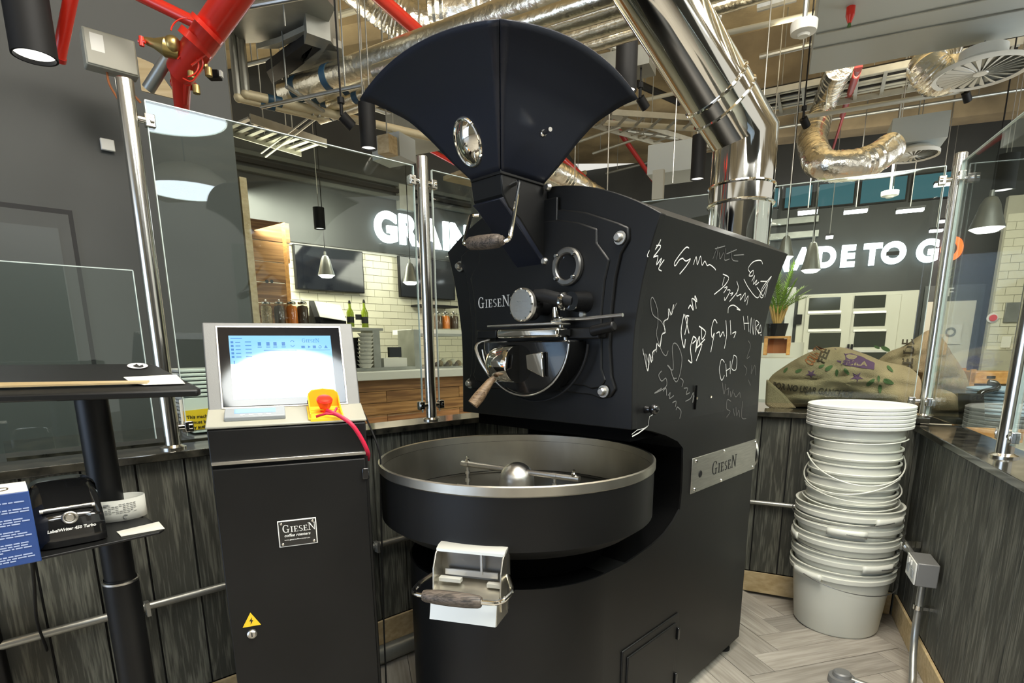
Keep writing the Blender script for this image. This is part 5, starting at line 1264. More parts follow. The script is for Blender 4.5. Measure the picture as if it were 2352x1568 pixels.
# ---------------------------------------------------------------- hall wall on the right: windows, doors, furniture
for i, (x0, x1, y0, y1) in enumerate([(1745, 1790, 430, 480), (1800, 1868, 424, 478), (1874, 1965, 416, 474), (1975, 2085, 405, 466), (2093, 2185, 395, 458)]):
    t = struct(hbox(x0, y0, x1, y1, .06, .06, 'rubber', None, 'window_%d' % (i+1)))
    hbox(x0+4, y0+4, x1-4, y1-4, .075, .02, 'tealglass', t, 'pane')
for y in (500, 533): struct(hbox(1755, y, 1880, y+14, .2, .15, 'galv', None, 'trim_%d' % (6+(y > 510))))
for i, (x, y, w_) in enumerate([(1855, 488, 18), (1965, 486, 22), (2090, 484, 26), (2165, 424, 16), (1905, 545, 8), (2150, 530, 14), (2170, 508, 12)]):
    P_ = atY(x, y, 7.5+.4*i); t = thing('strip_light', 'small lit ceiling fitting seen through the right glass, %s' % ['nearest the flue', 'left of centre', 'right of centre', 'high beside the post', 'low and smallest', 'close to the last letter', 'just above the last letter'][i], 'light fitting', P_, 'small strip lights in the hall')
    MB().box(P_, (w_*.012, .1, .03), (dBr, nH, Z)).build('lamp_diffuser', 'stripglow', t); MB().box(P_+Z*.03, (w_*.013, .12, .03), (dBr, nH, Z)).build('lamp_housing', 'rubber', t)
    MB().tube([P_+Z*.04, V((P_.x, P_.y, CEIL))], .006, 5).build('suspension_wire', 'wire', t)
# double doors
dd2 = struct(hbox(1822, 672, 2092, 960, .08, .1, 'ovenwhite', None, 'door_2', bevel=.01))
for (x0, x1) in ((1858, 1938), (1962, 2042)):
    lf = hbox(x0-18, 678, x1+12, 950, .13, .05, 'ovenwhite', dd2, 'door_leaf', bevel=.008)
    for (y0, y1) in ((683, 712), (722, 754), (764, 802), (812, 850)):
        hbox(x0, y0-(x0-1858)*.05, x1-8, y1-(x0-1858)*.05, .14, .02, 'ovenglass', lf, 'door_glass')
    for y in (716, 758, 806): hbox(x0-2, y-2, x1-6, y+3, .16, .03, 'steel', lf, 'door_rail')
for x in (1945, 1953): hbox(x, 790, x+5, 822, .2, .04, 'rubber', dd2, 'door_handle')
hbox(1826, 722, 1842, 745, .16, .03, 'rubber', None, 'door_notice', label='small black notice on the white door frame', cat='notice')
hbox(1795, 660, 1815, 960, .05, .05, 'white', None, 'white_column', label='narrow white column left of the double doors', cat='column')
d3 = struct(hbox(2105, 655, 2240, 960, .07, .1, 'doorpaint', None, 'door_3'))
hbox(2112, 692, 2222, 960, .1, .04, 'ovenwhite', d3, 'door_leaf')
hbox(2155, 745, 2208, 790, .13, .01, 'paper', None, 'door_poster', label='white sheet with round grey emblem on the pale door', cat='poster')
pc_ = H(2183, 762, .15); MB().lathe([(.05, 0), (.08, 0), (.08, .004), (.05, .004)], pc_, -nH, 20, True).build('poster_emblem', 'galv', None, label='grey ring emblem on the white door sheet', cat='emblem')
textmesh('IF', H(2166, 680, .09), dBr, Z, .2, .002, .004).build('door_lettering', 'chalk', None, smooth=0, label='white letters above the pale door', cat='lettering')
def tbox(*a, **k): return pbox(T, dTT, nT, *a, **k)
tbox(2308, 694, 2346, 740, .05, .05, 'galv', None, 'menu_board', label='grey framed board on the cream tiled wall', cat='board', bevel=.005)
al = thing('alarm_button', 'round red alarm button on the cream tiles', 'alarm button', T(2279, 730, .03))
MB().lathe([(0, .05), (.05, .05), (.05, 0)], T(2279, 730, .02), -nT, 20).build('red_cap', 'red', al); MB().lathe([(.05, 0), (.075, 0), (.075, .015), (.05, .015)], T(2279, 730, .02), -nT, 20, True).build('backing', 'white', al)
for y0, y1 in ((772, 798),): tbox(2300, y0, 2322, y1, .04, .01, 'paper', None, 'wall_notice', label='small white notice with a dark mark on the tiles', cat='notice')
# hall counter and items near the sacks
hc = thing('hall_counter', 'pale counter of the hall in front of the double doors', 'counter', gnd(H(2050, 900, 4)))
MB().box(gnd(H(2050, 900, 4.2))+nH*.3+Z*.45, (5.5, .7, .9), (dBr, nH, Z)).build('counter_body', 'ovenwhite', hc)
MB().box(gnd(H(2050, 900, 4.2))+nH*.3+Z*.92, (5.6, .8, .04), (dBr, nH, Z)).build('worktop', 'white', hc)
# palm in pot
pp = atY(1782, 782, 5.6); pl_ = thing('potted_palm', 'green palm with bright fronds in a dark pot next to the roaster', 'plant', pp)
MB().lathe([(0, 0), (.07, 0), (.10, .16), (.09, .16), (.06, .02)], pp, Z, 24).build('plant_pot', 'rubber', pl_)
MB().lathe([(0, -.4), (.25, -.4), (.25, -.02), (0, -.02)], pp-V((0, 0, 0)), Z, 24).build('plant_plinth', 'ovenwhite', pl_)
rr = random.Random(11)
for i in range(22):
    az = rr.uniform(0, 2*PI); el_ = rr.uniform(.5, 1.35); ln_ = rr.uniform(.34, .52); d_ = V((math.cos(az)*math.cos(el_), math.sin(az)*math.cos(el_), math.sin(el_)))
    st = [pp+Z*.25+d_*ln_*t_-Z*(t_*t_*ln_*.28*math.cos(el_)) for t_ in [k/8 for k in range(9)]]
    fr2 = MB().tube(st, [.006, .005, .005, .004, .004, .003, .003, .002, .001], 5)
    sd_ = d_.cross(Z).normalized()
    for k in range(2, 9):
        for j in (0, .5):
            if k == 8 and j: continue
            p = st[k]*(1-j)+st[min(k+1, 8)]*j
            for s in (-1, 1):
                tip = p+sd_*s*(.11*(1.15-k/9))+d_*.09-Z*.03; q = (tip-p).cross(Z).normalized()*.006
                fr2.add([p-q, p+q, tip], [(0, 1, 2)])
    fr2.build('frond', 'palm', pl_, smooth=0)
for i in range(12):
    az = i*PI/6; MB().tube([pp+Z*.1, pp+Z*.2+V((math.cos(az)*.04, math.sin(az)*.04, 0)), pp+Z*.33+V((math.cos(az)*.085, math.sin(az)*.085, 0))], [.012, .012, .004], 6).build('stem', 'palmtan', pl_, label='pale dry leaf base')
cr = atY(1783, 815, 5.0); cp_ = thing('wooden_crate', 'small light wooden frame stand beside the roaster, below the palm', 'crate', cr)
for s in (-1, 1): MB().box(cr+dBr*s*.09+Z*.08, (.03, .14, .16), (dBr, nH, Z)).build('crate_side', 'crate', cp_, bevel=.004)
MB().box(cr+Z*.15, (.21, .14, .02), (dBr, nH, Z)).build('crate_top', 'crate', cp_, bevel=.003); MB().box(cr+Z*.075+nH*.02, (.15, .02, .12), (dBr, nH, Z)).build('crate_back', 'rust', cp_)
bx('side_table', gnd(cr)+Z*1.27*.5*1.0+Z*.02, (.5, .4, 1.27), 'paper', None, (dBr, nH, Z), label='pale covered side table under the small wooden frame', cat='table')
# grey mat and cardboard behind the first sack
c_ = atY(1825, 828, 3.6); bx('paper_bundle', V((c_.x, c_.y, 1.13)), (.24, .1, .185), 'paper', None, (dBr, nH, Z), label='greyish paper bundle rising behind the left end of the printed sack', cat='paper')
# orange crates, dark handle, blue stack to the right
oc = thing('orange_crate', 'orange wooden crate stack behind the right glass', 'crate', atY(2285, 960, 4.2))
co = atY(2288, 850, 4.2)
for i in range(5):
    z = co.z-.05-i*.1
    MB().box(V((co.x, co.y, z)), (.36, .3, .085), (dBr, nH, Z)).build('crate_board', 'crate', oc, bevel=.006)
for s in (-1, 1):
    for f in (-1, 1): MB().box(V((co.x, co.y, co.z-.25))+dBr*s*.165+nH*f*.135, (.03, .03, .52), (dBr, nH, Z)).build('crate_corner', 'crate', oc)
for s in (-.06, .06): MB().box(V((co.x, co.y, co.z-.045))+dBr*s-nH*.152, (.05, .006, .02), (dBr, nH, Z)).build('crate_tag', 'ink', oc)
bs = atY(2300, 962, 2.9)
for i in range(7):
    MB().lathe([(0, 0), (.17, 0), (.2, .01), (.202, .018), (.195, .02), (.16, .008), (0, .008)], V((bs.x+.05, bs.y, 1.04+i*.019)), Z, 40).build('plastic_cover', 'bluestack', None, label='pale blue plastic lid in the stack behind the right glass, %s' % ['lowest', 'second lowest', 'third lowest', 'middle one', 'third highest', 'second highest', 'topmost'][i], cat='lid', group='pale blue lids behind the right glass')
bx('counter_right', gnd(bs)+V((.12, .0, 1.02)), (.7, .7, .036), 'ledge', None, (dCn, oC, Z), label='dark side counter behind the right half wall carrying the blue lids', cat='counter')
hk = thing('hose_hook', 'black curved plastic hook sticking up behind the right glass', 'hook', atY(2240, 955, 2.75))
h_ = [(2243, 975), (2243, 945), (2240, 920), (2255, 900), (2280, 896), (2292, 889), (2285, 880), (2270, 878)]
MB().tube(bend([atY(x, y, 2.75+.01*i) for i, (x, y) in enumerate(h_)], .02), .016, 12).build('curved_grip', 'blackgloss', hk)
MB().prism([atY(x, y, 2.72) for x, y in [(2228, 905), (2262, 905), (2264, 975), (2230, 980)]], V((0, .08, 0))).build('handle_base', 'rubber', hk, bevel=.006)
# notice on the glass and stacked plates behind it
nt_ = thing('glass_notice', 'white sheet with yellow warning label behind the glass, beside the control cabinet', 'notice', hp(455, 990, PAg, YA)+oA*.02)
ng = PAg+oA*.012
def NG(x, y): return hp(x, y, ng, YA)
MB().prism([NG(411, 918), NG(510, 908), NG(505, 985), NG(420, 993)], oA*.002).build('sheet', 'white', nt_, smooth=0)
ng = PAg+oA*.009
MB().prism([NG(420, 944), NG(510, 934), NG(507, 980), NG(426, 990)], oA*.002).build('yellow_label', 'yellow', nt_, smooth=0)
for i, (s, x, y) in enumerate([('This machine is', 429, 962), ('it must be used', 432, 974), ('by authorised', 441, 985)]):
    ng = PAg+oA*.0075; textmesh(s, NG(x, y), dA, Z, .017, .0002, .0003).build('notice_text', 'ink', nt_, smooth=0)
pb_ = gnd(hp(460, 1000, PA+oA*.5, YA))
bx('counter_left', pb_+Z*1.03, (1.3, .5, .035), 'ledge', None, (dA, oA, Z), label='dark counter behind the left half wall carrying the pale sleeves', cat='counter')
for i in range(16):
    z = 1.05+i*.017
    w_ = .2+.0015*i
    MB().box(pb_+dA*(.05-.001*i+.004*(i % 2))+Z*(z+.008), (w_, .22, .013), (dA, oA, Z)).build('tray_sleeve', 'white', None, bevel=.004, label='pale flat tray in the stack behind the left glass, %s' % (['lowest', 'second from the bottom', 'third from the bottom']+[w_+' from the bottom' for w_ in 'fourth fifth sixth seventh eighth ninth tenth eleventh twelfth'.split()]+['fourth from the top']+['third from the top', 'second from the top', 'topmost'])[i], cat='tray', group='pale trays stacked behind the left glass')

# ---------------------------------------------------------------- ceiling services
def hang(P, top=CEIL, r_=.005, par=None): return MB().tube([P, V((P.x, P.y, top))], r_, 6)
# large round lamps, above and behind the camera; they mirror in glass and screen
def mirror(P, Q, n): return P-n*(2*(P-Q).dot(n))
def dome(P, r_, lab):
    t = thing('dome_lamp', lab, 'pendant lamp', P, 'large dome lamps over the roastery')
    MB().lathe([(r_, 0), (r_*1.02, .03), (r_*.9, .14), (r_*.6, .24), (r_*.2, .3), (0, .31)], P, Z, 48).build('lamp_shade', 'white', t)
    MB().lathe([(0, -.03), (r_*.4, -.028), (r_*.8, -.012), (r_*.98, .004)], P, Z, 48).build('lamp_diffuser', 'lampglow', t)
    MB().tube([P+Z*.3, V((P.x, P.y, CEIL))], .008, 8).build('cord', 'rubber', t)
gA = PAg; LZ = 3.2
for (x, y, lab) in [(372, 265, 'large glowing dome lamp right above the camera'), (432, 440, 'large glowing dome lamp far behind the camera')]:
    dv = ray(x, y); vp = EYE+dv*((LZ-CAMH)/dv.z)
    dome(mirror(vp, gA, oA), .46, lab)
dv = ray(685, 928); q = S0+kX*.2+sY*.12; dv = dv.normalized(); rv_ = dv-sN*2*dv.dot(sN); lp_ = q+rv_*((LZ-q.z)/rv_.z)
print('screen lamp', lp_, [o.location[:] for o in bpy.data.objects if o.name.startswith('dome_lamp')])
dome(lp_, .53, 'large glowing dome lamp above the control cabinet')
# long pipes wrapped in foil running to the right
def run(name, lab, p, q, z, r_, m, seg=20, group=None, ext=0):
    a, b = hz(*p, z), hz(*q, z); d = (b-a).normalized()
    return MB().tube([a-d*ext, b+d*ext], r_, seg).build(name, m, None, label=lab, cat='pipe', group=group)
def rung(name, lab, pts, rad, m, cat='pipe', seg=24, group=None, rib=0):
    P_ = bend(pts, .25, 8)
    if not rib: return MB().tube(P_, rad, seg).build(name, m, None, label=lab, cat=cat, group=group)
    out = []; rs = []
    for i in range(len(P_)-1):
        n = max(2, int((P_[i+1]-P_[i]).length/rib))
        for k in range(n):
            out.append(P_[i].lerp(P_[i+1], k/n)); rs.append(rad*(1+.05*((len(out)) % 2)+.03*rr.uniform(-1, 1)))
    return MB().tube(out, rs, seg).build(name, m, None, label=lab, cat=cat, group=group)
zp = 3.1
# bundle left of the hopper
b0 = [((655, 215), (925, 118), 3.10, .075), ((700, 235), (930, 155), 3.12, .05), ((720, 255), (900, 195), 3.06, .04), ((735, 275), (900, 222), 3.02, .03)]
lb = ['thickest foil wrapped pipe of the bundle left of the hopper', 'second foil pipe of the bundle left of the hopper', 'third foil pipe of the bundle left of the hopper', 'thinnest and lowest foil pipe of the bundle left of the hopper']
for (p, q, z, r_), l_ in zip(b0, lb):
    t = thing('insulated_pipe', l_, 'pipe', hz(*p, z), 'foil pipes left of the hopper')
    a, b = hz(*p, z), hz(*q, z); d = (b-a).normalized(); b = b+d*1.2
    MB().tube([a, b], r_, 24).build('pipe_wrap', 'foilsmooth', t)
    for s in (.12, .42):
        MB().tube([a+d*s, a+d*(s+.05)], r_*1.04, 24).build('blue_band', 'blue', t, label='dark blue band on the foil pipe')
# bundle right of the hopper, passing over to the top
for i, (p, q, z, r_) in enumerate([((1180, 62), (1430, -20), 2.75, .035), ((1230, 75), (1440, 12), 2.8, .035), ((1280, 98), (1440, 48), 2.85, .035), ((1330, 115), (1445, 80), 2.9, .03)]):
    a, b = hz(*p, z), hz(*q, z); d = (b-a).normalized()
    MB().tube([a-d*.8, b+d*1.2], r_, 20).build('insulated_pipe', 'foilsmooth', None, label='foil pipe above the right hopper edge, %s of four' % ['highest', 'second highest', 'second lowest', 'lowest'][i], cat='pipe', group='foil pipes right of the hopper')
# big flexible foil ducts at the top
rung('flexible_duct', 'large crinkled foil duct along the top edge above the hopper', [hz(1000, 45, 3.3), hz(1150, 25, 3.3), hz(1300, -25, 3.3), hz(1500, -80, 3.3)], .13, 'foil', 'duct', 32, rib=.02)
rung('flexible_duct', 'crinkled foil duct coming down from the top behind the red pipe', [hz(790, -60, 3.9), hz(880, 20, 3.8), hz(960, 62, 3.7), hz(1060, 70, 3.7)], .13, 'foil', 'duct', 32, rib=.02)
rung('flexible_duct', 'foil duct seen under the right side of the hopper', [atY(1225, 370, 6.0), atY(1290, 400, 6.2), atY(1400, 470, 6.6)], .1, 'foil', 'duct', 24, rib=.03)
rung('red_pipe', 'thick bright red pipe crossing the ceiling behind the hopper', [hz(845, -30, 3.45), hz(1375, 440, 3.45)], .04, 'red')
rung('red_pipe', 'thin red pipe on the ceiling between hopper and flue', [hz(1395, 262, 4.3), hz(1510, 428, 4.3)], .035, 'darkred')
rung('red_pipe', 'short red pipe running low over the kitchen left of the hopper', [hz(970, 335, 4.0), hz(1045, 375, 4.0)], .03, 'red')
# sprinkler valve set at upper left
vs_ = thing('sprinkler_valve_set', 'large red sprinkler riser with brass valves, gauges and grey backing plate', 'sprinkler valve', atY(410, 170, 2.7))
A_ = atY(560, -40, 2.35); B_ = atY(415, 165, 2.6); C__ = atY(418, 250, 2.75)
MB().tube([A_, B_], .055, 24).build('riser_pipe', 'red', vs_)
MB().tube([atY(455, 90, 2.5), atY(446, 104, 2.5)], .064, 24).tube([atY(478, 62, 2.45), atY(472, 70, 2.45)], .062, 24).build('pipe_coupling', 'red', vs_)
MB().tube([B_, C__], [.04, .03], 16).tube([atY(395, 190, 2.65), atY(450, 200, 2.65)], .016, 10).tube([atY(430, 190, 2.6), atY(425, 235, 2.7)], .014, 10).build('valve_body', 'red', vs_)
MB().tube([atY(330, 92, 2.5), atY(355, 100, 2.5), atY(380, 108, 2.5), atY(410, 118, 2.52)], [.012, .018, .035, .03], 18).sphere(atY(397, 103, 2.5), .032, 8).build('brass_valve', 'brass', vs_)
MB().tube([atY(324, 84, 2.48), atY(326, 106, 2.48)], .009, 10).tube([atY(318, 95, 2.48), atY(334, 96, 2.48)], .006, 8).build('red_lever', 'red', vs_)
MB().tube([atY(385, 135, 2.6), atY(340, 205, 2.62)], .024, 16).build('grey_cylinder', 'galv', vs_)
MB().prism([atY(x, y, 2.75) for x, y in [(315, 130), (350, 145), (400, 215), (415, 230), (325, 208)]], V((0, .01, 0))).build('backing_plate', 'pine', vs_, smooth=0)
MB().tube(arc(atY(425, 75, 2.45), CX, CU, .055, .2, PI*.95, 14), .003, 6).tube(arc(atY(430, 150, 2.5), CX, CU, .045, -1.5, 2.6, 16), .003, 6).tube(bend([atY(455, 110, 2.5), atY(470, 150, 2.5), atY(440, 190, 2.5), atY(420, 180, 2.5)], .05), .003, 6).tube(bend([atY(500, 75, 2.45), atY(495, 110, 2.5), atY(440, 150, 2.5)], .05), .004, 6).build('red_cable', 'red', vs_)
for x, y in ((470, 155), (452, 215), (440, 180), (480, 175)): MB().lathe([(0, 0), (.014, 0), (.014, .03), (0, .03)], atY(x, y, 2.55), Z, 12).build('brass_fitting', 'brass', vs_)
MB().box(atY(492, 173, 2.6), (.05, .04, .03)).build('black_switch', 'rubber', vs_, bevel=.004); MB().box(atY(508, 170, 2.58), (.008, .02, .022)).build('switch_label', 'white', vs_)
MB().tube([atY(300, -20, 2.75)-dA*.5, atY(300, -20, 2.75), atY(478, 66, 2.75)], .024, 16).build('branch_pipe', 'red', vs_)
t = thing('red_pipe', 'short vertical red pipe hanging near the top left spotlight', 'pipe', atY(133, 140, 2.2))
a = atY(134, 138, 2.2); b = atY(168, -30, 2.1); b += (b-a); MB().tube([a, b], .02, 14).build('drop_pipe', 'red', t); MB().tube([a, a.lerp(b, .03)], .022, 14).build('pipe_cap', 'darkred', t)
# junction box on the left wall
jb = thing('junction_box', 'beige junction box on the grey wall above the left post', 'junction box', atY(252, 125, 2.9))
jc = atY(252, 127, 2.9)
MB().box(jc, (.2, .08, .15), (dA, oA, Z)).build('box_housing', 'beige', jb, bevel=.006); MB().box(jc-oA*.042, (.19, .006, .14), (dA, oA, Z)).build('box_cover', 'beige', jb, bevel=.003)
MB().box(jc-oA*.0455-dA*.05+Z*.02, (.05, .001, .07), (dA, oA, Z)).build('printed_label', 'white', jb)
MB().tube(bend([jc-Z*.07+dA*.06, jc-Z*.13+dA*.06, jc-Z*.17+dA*.1], .03), .006, 8).tube(bend([jc-Z*.07-dA*.02, jc-Z*.12-dA*.02, jc-Z*.2+dA*.02], .03), .005, 8).build('flexible_cable', 'rust', jb)
MB().box(hp(247, 333, PG-nG*.02, YA), (.06, .02, .055), (dA, nG, Z)).build('wall_sensor', 'white', None, bevel=.004, label='small square white sensor on the grey wall', cat='sensor')
# galvanised rectangular duct top left-centre
def slab(name, lab, px, z, h_, m, cat='duct', par=None, **k): 
    pts = [hz(x, y, z) for x, y in px]; return MB().prism(pts, Z*h_).build(name, m, par, label=lab, cat=cat, **k)
gd = thing('rectangular_duct', 'galvanised sheet metal duct with offset bend at the top left', 'duct', hz(650, 80, 3.2))
MB().prism([hz(x, y, 3.3) for x, y in [(530, 70), (560, 100), (640, 95), (740, 80), (770, 20), (700, -60), (560, -60)]], Z*.35).build('duct_body', 'galv', gd)
MB().prism([hz(x, y, 3.2) for x, y in [(705, 75), (760, 95), (783, 130), (720, 150), (690, 140)]], Z*.4).build('duct_elbow', 'galv', gd)
MB().prism([hz(x, y, 3.25) for x, y in [(590, 112), (640, 112), (715, 75), (705, 68), (640, 98)]], Z*.03).build('duct_flange', 'galvlight', gd)
MB().prism([hz(x, y, 3.2) for x, y in [(612, 165), (700, 100), (738, 112), (662, 172), (625, 192)]], Z*.06).build('black_duct', 'rubber', gd, label='black painted duct underside')
MB().prism([hz(x, y, 3.2) for x, y in [(664, 172), (742, 112), (712, 82), (785, 112), (787, 132), (745, 150)]], Z*.04).build('duct_underside', 'galvlight', gd)
for x in (560, 598, 710, 650): hang(hz(x, 90, 3.3), r_=.006).build('hanger_rod', 'galv', gd)
# pair of wrapped pipes coming down and turning right
for j in (0, 1):
    t = thing('insulated_pipe', 'pale wrapped pipe dropping and turning under the duct, %s of the pair' % ('front' if j == 0 else 'rear'), 'pipe', hz(552+14*j, 224-4*j, 2.98+.02*j), 'wrapped pipe pair at upper left')
    zz_ = 2.98+.02*j; a = hz(548+17*j, 224-8*j, zz_); c_ = hz(742+20*j, 270-8*j, zz_); d_ = (c_-a).normalized()
    MB().tube([a, c_] if j == 0 else [a, c_+d_*1.0], .028, 18).build('pipe_wrap', 'wrap', t)
    MB().tube([a+Z*.0, a+Z*.75], .026, 16).build('pipe_drop', 'galvlight', t)
    MB().sphere(a, .030, 8).build('pipe_elbow', 'wrap', t)
    MB().tube([a+d_*.13, a+d_*.22], .031, 18).build('blue_band', 'blue', t, label='dark blue band on the pale pipe')
ctk = thing('support_bracket', 'grey strut bracket crossing the foil pipes left of the hopper', 'bracket', hz(700, 235, 3.0))
for (p, q, z_, r_) in [((658, 198), (768, 272), 3.0, .014), ((735, 265), (610, 360), 2.97, .008), ((720, 262), (600, 352), 2.97, .006)]: MB().tube([hz(*p, z_), hz(*q, z_)], r_, 8).build('strut', 'conduit', ctk)
hang(hz(658, 198, 3.0)).build('hanger_rod', 'galv', ctk)
# ladder trays
def ladder(name, lab, p, q, z, w_, step, m='galvlight', par=None, r0=(0, 0, 0)):
    a, b = hz(*p, z), hz(*q, z); d = (b-a).normalized(); n = V((-d.y, d.x, 0)); ln_ = (b-a).length
    t = thing(name, lab, 'cable tray', a)
    for s in (-1, 1): MB().box((a+b)/2+n*s*w_/2, (ln_, .012, .06), (d, n, Z)).build('side_rail', m, t)
    k = 0
    while k*step < ln_: MB().box(a+d*k*step, (.035, w_, .012), (d, n, Z)).build('rung', m, t); k += 1
    for s in (.1, .5, .9): hang(a+d*ln_*s+n*w_/2, r_=.005).build('hanger_rod', 'galv', t)
    return t, a, b, d, n
ladder('cable_tray', 'slatted cable tray hanging on the left above the kitchen', (545, 285), (720, 340), 3.0, .35, .085)
ladder('cable_tray', 'cable ladder behind the lower right hopper edge', (1330, 262), (1640, 352), 4.2, .35, .22)
ladder('cable_tray', 'cable ladder crossing below the hopper tip', (1395, 270), (1620, 285), 3.9, .3, .2)
tt, a, b, d, n = ladder('cable_tray', 'wide cable tray full of pale cables on the right', (1735, 245), (2330, 130), 4.1, .7, .25)
for i in range(9):
    MB().tube([a+n*(-.3+i*.072)+Z*.04, b+n*(-.3+i*.072)+Z*.045], .022, 8).build('tray_cable', 'galv' if i % 3 else 'rubber', tt)
# beams
def beam(nm, p, q, z, w_, h_, m='concrete2', dirv=None):
    a, b = hz(*p, z), hz(*q, z); d = (b-a).normalized(); n = V((-d.y, d.x, 0))
    struct(MB().box((a+b)/2+n*w_/2*0+Z*h_/2, ((b-a).length+2, w_, h_), (d, n, Z)).build(nm, m, smooth=0))
beam('trim_8', (1740, 222), (2352, 105), 4.55, .5, .65)
beam('trim_9', (1740, 330), (2352, 262), 4.5, .35, .7)
beam('trim_10', (560, 130), (1000, 40), 4.7, .35, .5, 'concrete')
# large painted duct at upper right
pg = thing('painted_duct', 'broad flat grey painted duct at the top right', 'duct', hz(2100, 80, 3.4))
MB().prism([hz(x, y, 3.4) for x, y in [(1857, 172), (2352, 82), (2700, 30), (2700, -200), (1900, -60), (1882, -5)]], Z*.35).build('duct_body', 'panelgrey', pg, bevel=.004)
for p, q in [((1875, 78), (2300, -10)), ((1868, 112), (2352, 20))]:
    a, b = hz(*p, 3.398), hz(*q, 3.398); d = (b-a).normalized(); MB().box((a+b)/2, ((b-a).length, .012, .012), (d, V((-d.y, d.x, 0)), Z)).build('duct_seam', 'galv', pg)
# foil ducts and round diffusers on the right
rung('flexible_duct', 'ribbed foil duct dropping and turning right behind the sign', [hz(1930, 150, 3.9), hz(1890, 250, 4.0), atY(1862, 330, 5.4), atY(1885, 385, 5.0), atY(1990, 378, 5.0), atY(2052, 335, 5.1)], .115, 'foil', 'duct', 32, rib=.02)
rung('flexible_duct', 'short foil duct elbow above the large round diffuser', [hz(2170, 110, 3.8), atY(2128, 155, 4.6), atY(2150, 180, 4.6), atY(2205, 165, 4.6)], .12, 'foil', 'duct', 32, rib=.02)
def diff(c, r_, lab, box=False):
    t = thing('round_diffuser', lab, 'air diffuser', c, 'round ceiling diffusers')
    MB().lathe([(r_*.9, 0), (r_, -.01), (r_, .02), (r_*.5, .08), (r_*.5, .14), (0, .14)], c, Z, 40).build('diffuser_body', 'white', t)
    MB().lathe([(0, .01), (r_*.88, .01)], c, Z, 40).build('diffuser_back', 'galv', t)
    MB().lathe([(0, -.012), (r_*.15, -.008), (r_*.17, .0)], c, Z, 20).build('centre_cap', 'white', t)
    for k in range(24):
        a = k*PI/12; u = V((math.cos(a), math.sin(a), 0)); q = V((-u.y, u.x, 0))
        MB().add([c+u*r_*.16-Z*.004, c+u*r_*.9-Z*.004, c+u*r_*.88+q*r_*.12+Z*.006, c+u*r_*.16+q*r_*.02+Z*.006], [(0, 1, 2, 3)]).build('vane', 'white', t, smooth=0)
    hang(c+Z*.14, r_=.005).build('hanger_rod', 'galv', t)
    if box: MB().box(c+Z*.17, (.4, .34, .2), (dBr, nH, Z)).build('plenum_box', 'panelgrey', t)
diff(atY(2252, 168, 4.3), .27, 'larger round white ceiling diffuser at upper right')
diff(atY(2098, 358, 5.3), .19, 'smaller round white diffuser under a grey box', True)
# white pipes, sprinklers, detectors, hanging wires
for i, (p, q, z) in enumerate([((1560, 32), (1740, -12), 4.0), ((1640, 82), (2100, -18), 4.0), ((1470, 232), (1620, 198), 4.3)]):
    a, b = hz(*p, z), hz(*q, z); d = (b-a).normalized(); MB().tube([a-d*.2, b+d*.5], .022, 12).build('white_pipe', 'beige', None, label='pale conduit pipe on the ceiling, %s' % ['the one passing behind the flue top', 'the long one right of the flue', 'the low one at the hopper tip'][i], cat='pipe', group='pale ceiling conduits')
def det(c, lab, r_=.07):
    t = thing('smoke_detector', lab, 'detector', c, 'pale ceiling detectors'); MB().lathe([(0, -.01), (r_*.4, -.01), (r_*.5, 0), (r_*.95, .01), (r_, .03), (r_, .06), (0, .07)], c, Z, 28).build('detector_body', 'white', t)
    MB().tube([c+Z*.06, V((c.x, c.y, CEIL))], .014, 8).build('drop_rod', 'galv', t)
det(atY(1845, 80, 3.6), 'round pale detector on a rod right of the flue'); det(atY(1636, 50, 3.6), 'round pale detector behind the flue top', .05); det(atY(2043, 452, 7.0), 'small pale detector hanging in front of the teal windows', .09)
for i, (x, y, Y) in enumerate([(1950, 62, 3.9), (1562, 520, 0)][:1]):
    c = atY(x, y, Y); t = thing('sprinkler_drop', 'red sprinkler drop with green bulb under the painted duct', 'sprinkler', c); MB().tube([c+Z*.06, c+Z*.35], .025, 12).tube([c+Z*.02, c+Z*.06], [.01, .025], 12).build('drop_pipe', 'red', t); MB().lathe([(0, 0), (.012, .0), (.008, .02), (0, .02)], c, Z, 12).build('sprinkler_bulb', 'green', t)
rung('red_pipe', 'dark red pipe descending past the ribbed foil duct', [hz(1972, 155, 3.95), hz(1935, 265, 4.4)], .035, 'darkred'); rung('red_pipe', 'thin dark red pipe below the cable tray on the right', [hz(1940, 255, 4.35), hz(1912, 345, 4.45)], .018, 'darkred')
for i, (x, y0, Y) in enumerate([(1803, 575, 5.0), (1866, 560, 6.0), (1738, 440, 4.4), (1545, 420, 5.0), (1768, 420, 6.2), (2050, 445, 6.5), (660, 330, 5), (838, 250, 4.0), (1320, 420, 5.5), (1395, 440, 5.5), (655, 60, 3.6), (965, 120, 4.4)]):
    a = atY(x, y0, Y); hang(a, r_=.005).build('hanging_wire', 'conduit', None, label='thin vertical wire hanging from the ceiling %s' % ['beside the roaster top, over the grey bell lamp', 'in front of the lit letters', 'right behind the flue', 'between the hopper tip and the flue', 'just right of the flue', 'at the small detector before the teal windows', 'over the slatted tray on the left', 'at the left hopper tip', 'behind the neck of the hopper', 'over the roaster roof', 'in front of the galvanised duct', 'in front of the foil duct at the top'][i], cat='wire', group='thin hanging wires')
